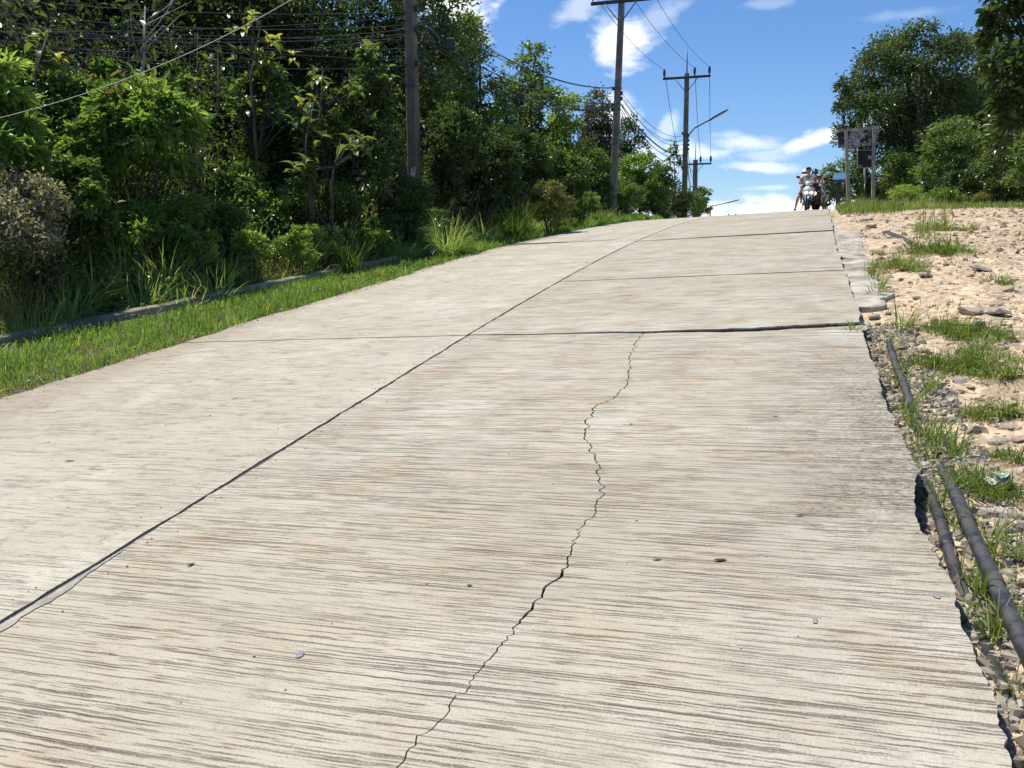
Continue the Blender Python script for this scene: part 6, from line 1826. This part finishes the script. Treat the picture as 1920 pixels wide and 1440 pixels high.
# rubble: thousands of chips, one mass each
def rubble(name, n, fn, mat, size, seed, power=1.8):
    g = rng_(seed)
    s_, l_ = fn(g, n)
    X, Y = xy(s_, l_); Z = ground_sl(s_, l_)
    # irregular eight-cornered chips
    cube = np.array([(-1, -1, -1), (1, -1, -1), (1, 1, -1), (-1, 1, -1), (-.7, -.7, 1), (.7, -.7, 1), (.7, .7, 1), (-.7, .7, 1)], float)
    fc = np.array([(0, 1, 5, 4), (1, 2, 6, 5), (2, 3, 7, 6), (3, 0, 4, 7), (4, 5, 6, 7)])
    r_ = size[0] + (size[1] - size[0]) * g.random(n) ** power * np.clip(Y / 9, .8, 1.5)
    q = cube[None] * g.uniform(.55, 1.25, (n, 8, 3)) * np.stack([r_ * g.uniform(.8, 1.4, n), r_ * g.uniform(.6, 1.1, n), r_ * g.uniform(.35, .8, n)], -1)[:, None]
    a = g.uniform(0, 6.28, n); ca, sa = np.cos(a)[:, None], np.sin(a)[:, None]
    tx = g.normal(0, .25, n)[:, None]
    x, y, z = q[..., 0], q[..., 1], q[..., 2]
    z2 = z + x * tx
    q = np.stack([x * ca - y * sa + X[:, None], x * sa + y * ca + Y[:, None], z2 + Z[:, None] + r_[:, None] * .12], -1)
    F = (np.arange(n)[:, None, None] * 8 + fc[None]).reshape(-1, 4)
    return tag(link(name, np_mesh(name, q.reshape(-1, 3), F, attr=np.repeat(g.random(n), 5)), mat), kind='stuff')
def rub_mat(name, stops):
    m, t, b = new_mat(name)
    at_ = t.node('ShaderNodeAttribute', attribute_name='rnd')
    nz = t.noise(t.node('ShaderNodeTexCoord').outputs['Object'], 40, 3, .6)
    t.set(b.inputs['Base Color'], t.mix(t.math('MULTIPLY', nz, .5), t.ramp(at_.outputs['Fac'], stops), (.22, .17, .12)))
    b.inputs['Roughness'].default_value = .95
    b.inputs['Specular IOR Level'].default_value = .15
    return m
M['chips'] = rub_mat('dirt_chips', [(0, (.34, .20, .115)), (.35, (.50, .36, .24)), (.7, (.60, .48, .35)), (1, (.62, .57, .49))])
M['grey_chips'] = rub_mat('cement_chips', [(0, (.12, .10, .08)), (.5, (.30, .265, .215)), (1, (.46, .42, .35))])
rubble('rubble', 19000, lambda g, n: ((lambda s: (s, L_R + .4 + (s * .75 + 1.5) * g.random(n) ** 1.1))(1.5 + 21.5 * g.random(n) ** 1.5)), M['chips'], (.005, .036), 1301, 3.6)
rubble('gutter_gravel', 6000, lambda g, n: (.8 + 7.2 * g.random(n) ** 1.6, L_R + .02 + .42 * g.random(n) ** 1.3), M['grey_chips'], (.006, .034), 1302, 2.5)
rubble('verge_litter', 1500, lambda g, n: (lambda s: (s, l_left(s) + g.normal(0, .07, n)))(3 + 20 * g.random(n)), M['chips'], (.004, .012), 1303)

rubble('road_grit', 700, lambda g, n: (lambda s: (s, np.where(g.random(n) < .45, L_C + g.normal(0, .12, n), np.where(g.random(n) < .4, l_left(s) + np.abs(g.normal(0, .3, n)), g.uniform(-6, .5, n)))))(1.4 + 14 * g.random(n) ** 1.4), M['grey_chips'], (.0025, .007), 1304, 2.0)

# ---- weeds, each tuft a thing ---------------------------------------------------
WEED = [grass_clump_mesh('weed_blades', 2000 + i, n, h, w_, sp, rd, dr, 4) for i, (n, h, w_, sp, rd, dr) in enumerate([
    (46, .30, .0085, .85, .05, .16), (60, .22, .007, .95, .08, .14), (34, .42, .010, .75, .05, .2), (90, .14, .006, 1.0, .12, .12), (28, .26, .014, 1.0, .04, .05)])]
for me in WEED: me.materials.append(M['weed'])
def low_weed_mesh(seed, n, R_, h, leaf):
    """Sprawling mat: short blades of grass with small leaves between, ragged in outline."""
    g = rng_(seed)
    a = g.uniform(0, 6.28, n)
    lob = R_ * (.65 + .55 * fbm(np.cos(a) * 1.7 + seed, np.sin(a) * 1.7, seed, 3))
    r = lob * g.random(n) ** .55
    P = np.stack([r * np.cos(a), r * np.sin(a), np.full(n, -.01)], -1)
    k = int(n * .55)
    hh = h * (1.25 - r / R_) * g.uniform(.5, 1.5, n)
    V, F = blades(g, P[:k], np.maximum(hh[:k] * 1.35, .03), g.uniform(.004, .008, k), np.clip(g.normal(.75, .3, k), .1, 1.25), a[:k] + g.normal(0, .9, k), 1.0, 3)
    # leaves as four-sided pieces so that both fit one mesh
    P2 = P[k:] + np.stack([np.zeros(n - k), np.zeros(n - k), hh[k:] * g.random(n - k)], -1)
    L = leaf * g.uniform(.5, 1.2, n - k)
    V2, F2 = leaf_arrays(P2, np.stack([np.cos(a[k:]), np.sin(a[k:]), g.uniform(-.1, .9, n - k)], -1) + g.normal(size=(n - k, 3)) * .6, g.normal(size=(n - k, 3)) * .5 + [0, 0, 1], L, L * .4)
    rn = np.concatenate([np.repeat(np.where(g.random(k) < .14, g.uniform(.88, 1, k), np.clip(g.normal(.42, .2, k), 0, .86)), 3), np.repeat(np.clip(g.normal(.4, .2, n - k), 0, .9), 2)])
    return np_mesh('weed_leaves', np.concatenate([V, V2]), np.concatenate([F, F2 + len(V)]), attr=rn)
LOWW = [low_weed_mesh(2100 + i, n, r, h, l_) for i, (n, r, h, l_) in enumerate([(620, .30, .10, .026), (340, .20, .085, .024), (900, .38, .12, .028)])]
for me in LOWW: me.materials.append(M['weed'])
def weed(px, py, kind, scale, label, group='weeds on the stony ground'):
    p, t = on_ground(px, py)
    g = rng_(int(px * 17 + py * 3))
    low_ = kind >= 10
    o = bpy.data.objects.new('weed', LOWW[kind - 10] if low_ else WEED[kind]); C.objects.link(o)
    o.location = p - Vector((0, 0, .01)); o.rotation_euler = (g.uniform(-.1, .1), g.uniform(-.1, .1), g.uniform(0, 6.28))
    s_ = scale * g.uniform(.9, 1.15) * (1 if low_ or py < 640 else .88); o.scale = (s_, s_, s_ * g.uniform(.85, 1.1))
    return tag(o, label, 'weed', group)
for a in [
    (1760, 432, 12, 1.5, 'sparse weed patch under the thin upright stalks in the upper dirt'), (1818, 432, 11, 1.3, 'small weed patch right of the upright stalks in the upper dirt'), (1728, 436, 11, 1.2, 'small weed patch left of the upright stalks in the upper dirt'),
    (1742, 474, 12, 1.45, 'dark green weed patch, left half of the pair in the middle dirt'), (1778, 476, 12, 1.3, 'dark green weed patch, right half of the pair in the middle dirt'),
    (1652, 478, 11, 1.1, 'small bright weed beside the upper footing'), (1690, 500, 12, 1.25, 'bright low weed patch left of the flat pale stone'), (1672, 494, 3, 1.6, 'bright grass tuft joined to the low patch by the footing'),
    (1722, 510, 11, 1.0, 'thin weed patch on the pale flat slab'), (1636, 530, 2, .9, 'tall grass tuft right of the end of the long footing'), (1628, 515, 0, 1.0, 'grass tuft against the side of the long footing'), (1648, 545, 0, 1.1, 'lower grass tuft at the end of the long footing'), (1640, 560, 4, 1.0, 'broad bladed tuft below the end of the footing'),
    (1868, 532, 11, 1.1, 'low sparse weed at the right of the middle dirt'), (1690, 612, 0, 1.0, 'tuft with dry tips right of the open joint'), (1668, 618, 3, 1.3, 'tuft at the slab corner by the open joint'),
    (1795, 622, 12, 1.0, 'weed patch in front of the grey white ledge'), (1845, 628, 12, 1.0, 'dark weed patch right below the grey white ledge'), (1775, 612, 11, .9, 'small weed left of the grey white ledge'),
    (1655, 640, 3, 1.3, 'bright grass tuft over the top of the left pipe'), (1665, 660, 0, .9, 'grass tuft just below the top of the left pipe'),
    (1760, 686, 12, .8, 'green weed patch left of the densest one'), (1810, 690, 12, .95, 'densest green weed patch in the right middle'), (1850, 680, 12, .95, 'tallest green weed patch right of the densest one'), (1835, 660, 11, 1.0, 'weed patch above the densest one'), (1880, 705, 12, .8, 'weed patch at the right of the dense green group'), (1722, 690, 3, 1.0, 'thin pale grass left of the dense green group'),
    (1672, 700, 1, .9, 'pale curling grass tuft over the pipe coupling'), (1684, 720, 0, .8, 'second pale tuft at the pipe coupling'), (1742, 732, 2, .8, 'long bent straw coloured grass right of the pipe'), (1728, 745, 4, .9, 'arching grass blades reaching over the pipe'), (1700, 772, 0, .9, 'tuft between slab edge and pipe below the coupling'),
    (1715, 795, 0, 1.0, 'bright tuft beside the pipe halfway down the slab'), (1730, 815, 4, 1.0, 'broad bright tuft beside the pipe halfway down the slab'), (1722, 835, 1, 1.0, 'dense short tuft at the slab edge above the pipe gap'), (1750, 825, 0, 1.0, 'bushy tuft covering the pipe above the gap'), (1760, 850, 1, 1.1, 'spreading tuft right above where two pipes show'), (1790, 855, 2, .9, 'upright thin grass right of the covered pipe'), (1780, 830, 3, 1.1, 'low grass mat right of the covered pipe'), (1742, 865, 1, .9, 'dry tuft in the dark hollow above the two pipes'),
    (1850, 780, 10, .75, 'weed at the right edge of the gravel field'), (1895, 775, 12, .7, 'weed patch touching the right edge'), (1908, 860, 10, .8, 'weed at the right edge near the long reddish rock'), (1830, 900, 10, .8, 'weed beside the green plastic scrap'), (1860, 915, 12, .6, 'tangled weed right of the right pipe top'), (1905, 930, 10, .7, 'weed at the right edge level with the pipe top'), (1820, 925, 1, .9, 'tangled grass just right of the right pipe top'),
    (1755, 945, 0, .95, 'bright tuft between the two pipes near their top'), (1768, 968, 1, .8, 'light tuft draped over the left pipe'), (1790, 990, 4, .7, 'curling broad blades between the pipes'), (1850, 1015, 0, .9, 'grass tuft right of the pipe collar'), (1880, 1030, 3, 1.0, 'low grass right of the lower collar'), (1862, 1045, 4, .8, 'bent blades crossing the right pipe'), (1905, 1045, 2, .6, 'yellowish grass at the right edge below the collar'),
    (1800, 1085, 1, .85, 'short tuft by the slab edge on the left pipe'), (1815, 1098, 0, .65, 'small tuft beside the short one on the left pipe'), (1842, 1120, 4, .9, 'pale broad blades between the pipes low down'), (1895, 1190, 0, .8, 'dark tuft right of the right pipe low down'), (1912, 1150, 10, .6, 'small weed at the right edge low down'),
    (1862, 1200, 2, .6, 'thin dry tuft in the gravel low down'), (1900, 1290, 1, .7, 'short dark tuft near the bottom right corner'), (1560, 408, 1, 1.0, 'dry tuft where the footing meets the crest grass'), (1600, 615, 1, .6, 'short grass growing out of the open joint')]:
    weed(*a)
for i, (px, py, lab) in enumerate([(1772, 432, 'tall thin grass stalks standing alone in the upper dirt'), (1735, 448, 'thin grass stalks left of the tall lone ones')]):
    p, t = on_ground(px, py)
    root = empty('grass_stalks', p, lab, 'grass', None)
    g = rng_(3000 + i); n = 14
    V, F = blades(g, np.stack([g.normal(0, .05, n), g.normal(0, .05, n), np.zeros(n)], -1), g.uniform(.35, .75, n), np.full(n, .014), np.clip(g.normal(.2, .1, n), 0, .5), g.uniform(0, 6.28, n), .6, 4)
    link('blades', np_mesh('blades', V, F, attr=np.repeat(g.uniform(.6, .95, n), 4)), M['weed'], root)
# ground cover of tiny weeds, too many to count
def wc(g, n):
    s_ = 1.2 + 14 * g.random(n) ** 1.2; l_ = L_R + .12 + (1.0 + .42 * s_) * g.random(n) ** 1.3
    return s_, l_
carpet('ground_weeds', 13000, wc, M['weed'], lambda s, l, g: np.clip(.052 * g.uniform(.4, 1.6, len(s)), .02, .2), (.004, .008), 71, thr=lambda s, l, g: (fbm(s * 1.4, l * 1.4, 72, 3) + np.interp(s, [1, 4, 8, 12], [.12, .10, .0, -.12]) > .14))
# scrap of green and white plastic, red wrapper
p, t = on_ground(1872, 912)
mb = MB(); g = rng_(31)
for q in range(5):
    a0 = Vector((g.normal() * .03, g.normal() * .03, .02 + q * .008)); ring = []
    for k in range(8):
        a = k * .785
        ring.append(a0 + Vector((math.cos(a) * .042 * g.uniform(.5, 1.2), math.sin(a) * .032 * g.uniform(.5, 1.2), g.uniform(-.015, .025))))
    mb.add([a0 + Vector((0, 0, .015))] + ring, [(0, k + 1, (k + 1) % 8 + 1) for k in range(8)])
m, tt_, bb_ = new_mat('bottle_plastic'); nz = tt_.noise(tt_.node('ShaderNodeTexCoord').outputs['Object'], 30, 3, .6)
tt_.set(bb_.inputs['Base Color'], tt_.ramp(nz, [(.45, (.50, .53, .48)), (.62, (.16, .30, .20))])); bb_.inputs['Roughness'].default_value = .2
tag(mb.build('plastic_scrap', m, None, p), 'crumpled pale and green plastic scrap in the weeds right of the pipes', 'litter')

# ---- litter on the road -----------------------------------------------------------
M['deadleaf'] = simple('dead_leaf', (.055, .035, .022), .8, var=.2, scale=30)
M['paint_spot'] = simple('grey_paint_spot', (.27, .275, .295), .9, var=.15, scale=20)
def road_pt(px, py):
    rr = ray(px, py); rs, rl = rr[:2] @ SD, rr[:2] @ LD
    t_ = 1.6 / (SL * rs + CF * rl - rr[2])
    tt = np.arange(.8, 40, .01)
    P = CAM + rr * tt[:, None]
    S_, L_ = sl(P[:, 0], P[:, 1])
    t = float(tt[np.argmax(P[:, 2] < plane(S_, L_))])
    p = at(px, py, t); s__, l__ = sl(p[0], p[1])
    return Vector((p[0], p[1], float(plane(s__, l__)))), t
def fallen(px, py, w_, label, curl=.5, rot=0.0, thin=.4):
    p, t = road_pt(px, py); L_ = w_ * t / FPX
    rows = [(0, .05, 0), (.25, .8, .25), (.5, 1, .1), (.75, .7, .3), (1, .05, .6)]
    V = []; F = []
    for a, k, z in rows:
        V += [((a - .5) * L_, -L_ * thin * .5 * k, L_ * curl * .16 * (z + .3 * k)), ((a - .5) * L_, 0, L_ * curl * .16 * (z + .2 * k)), ((a - .5) * L_, L_ * thin * .5 * k, L_ * curl * .16 * (z + .4 * k))]
    for i in range(4):
        for j in range(2): F.append((i * 3 + j, i * 3 + j + 1, i * 3 + j + 4, i * 3 + j + 3))
    o = link('dead_leaf', np_mesh('dead_leaf', V, F), M['deadleaf'], None, p + Vector((0, 0, .004)))
    o.rotation_euler = (0, 0, rot)
    return tag(o, label, 'leaf', 'dead leaves on the road')
for a in [(358, 1061, 17, 'dark curled leaf on the left part of the cracked slab', 1.0, .9, .5), (1350, 1053, 28, 'dark leaf scrap right of the crack on the near slab', .6, .1, .35), (1232, 1051, 20, 'thin dark leaf scrap left of the larger one on the near slab', .3, 0, .25),
          (130, 866, 22, 'dark twig like leaf on the far left lane', .4, .1, .25), (440, 748, 14, 'small leaf on the left lane above the centre joint', .5, .7, .3), (1500, 968, 18, 'leaf scrap on the stained side of the near slab', .3, 0, .25), (880, 1101, 12, 'small dark scrap left of the crack', .5, 0, .5), (1183, 797, 9, 'tiny leaf right of the upper bend of the crack', .5, 0, .5), (675, 626, 9, 'small dark leaf on the far side of the left cross joint', .5, 0, .4)]:
    fallen(*a)
def blot(px, py, w_, h_, label, mat='paint_spot', rot=0.0):
    p, t = road_pt(px, py); g = rng_(int(px)); n = 14
    s__, l__ = sl(p.x, p.y)
    V = []
    rw, rh = w_ * t / FPX / 2 * .75, h_ * t / FPX * .75
    for k in range(n):
        a = 2 * math.pi * k / n; q = g.uniform(.7, 1.15)
        ss, ll = s__ + math.sin(a) * rh * q, l__ + math.cos(a) * rw * q
        X, Y = xy(ss, ll)
        V.append((float(X) - p.x, float(Y) - p.y, float(plane(ss, ll)) + .004 - p.z))
    me = bpy.data.meshes.new('paint_splash'); me.from_pydata(V, [], [tuple(range(n))]); me.update()
    return tag(link('paint_splash', me, M[mat], None, p), label, 'paint mark', 'grey paint marks on the road')
blot(562, 1231, 20, 16, 'bluish grey paint splash left of the crack at the bottom')
blot(1528, 1166, 13, 14, 'bluish grey paint spot on the right half of the near slab')
blot(1453, 780, 13, 12, 'small grey paint spot right of the upper crack')
blot(1755, 1122, 22, 10, 'grey paint smear close to the ragged slab edge')
for px, py, lab in ((1366, 400, 'left of two dark pebbles on the crest of the road'), (1379, 399, 'right of two dark pebbles on the crest of the road')):
    p = spot(px, 26.0, 402); o = bpy.data.objects.new('pebble', ROCKS[5]); C.objects.link(o); o.scale = (.045, .045, .06); o.location = p + Vector((0, 0, .02)); tag(o, lab, 'stone')
for px, py, lab in ((1100, 424, 'left of two bits of pale litter at the verge edge'), (1150, 419, 'right of two bits of pale litter at the verge edge')):
    p = spot(px, 19.5, 430); o = bpy.data.objects.new('litter', ROCKS[3]); C.objects.link(o); o.scale = (.09, .05, .05); o.location = p + Vector((0, 0, .05)); o.data = ROCKS[3].copy(); o.data.materials.clear(); o.data.materials.append(M['tee_white']); tag(o, lab, 'litter')
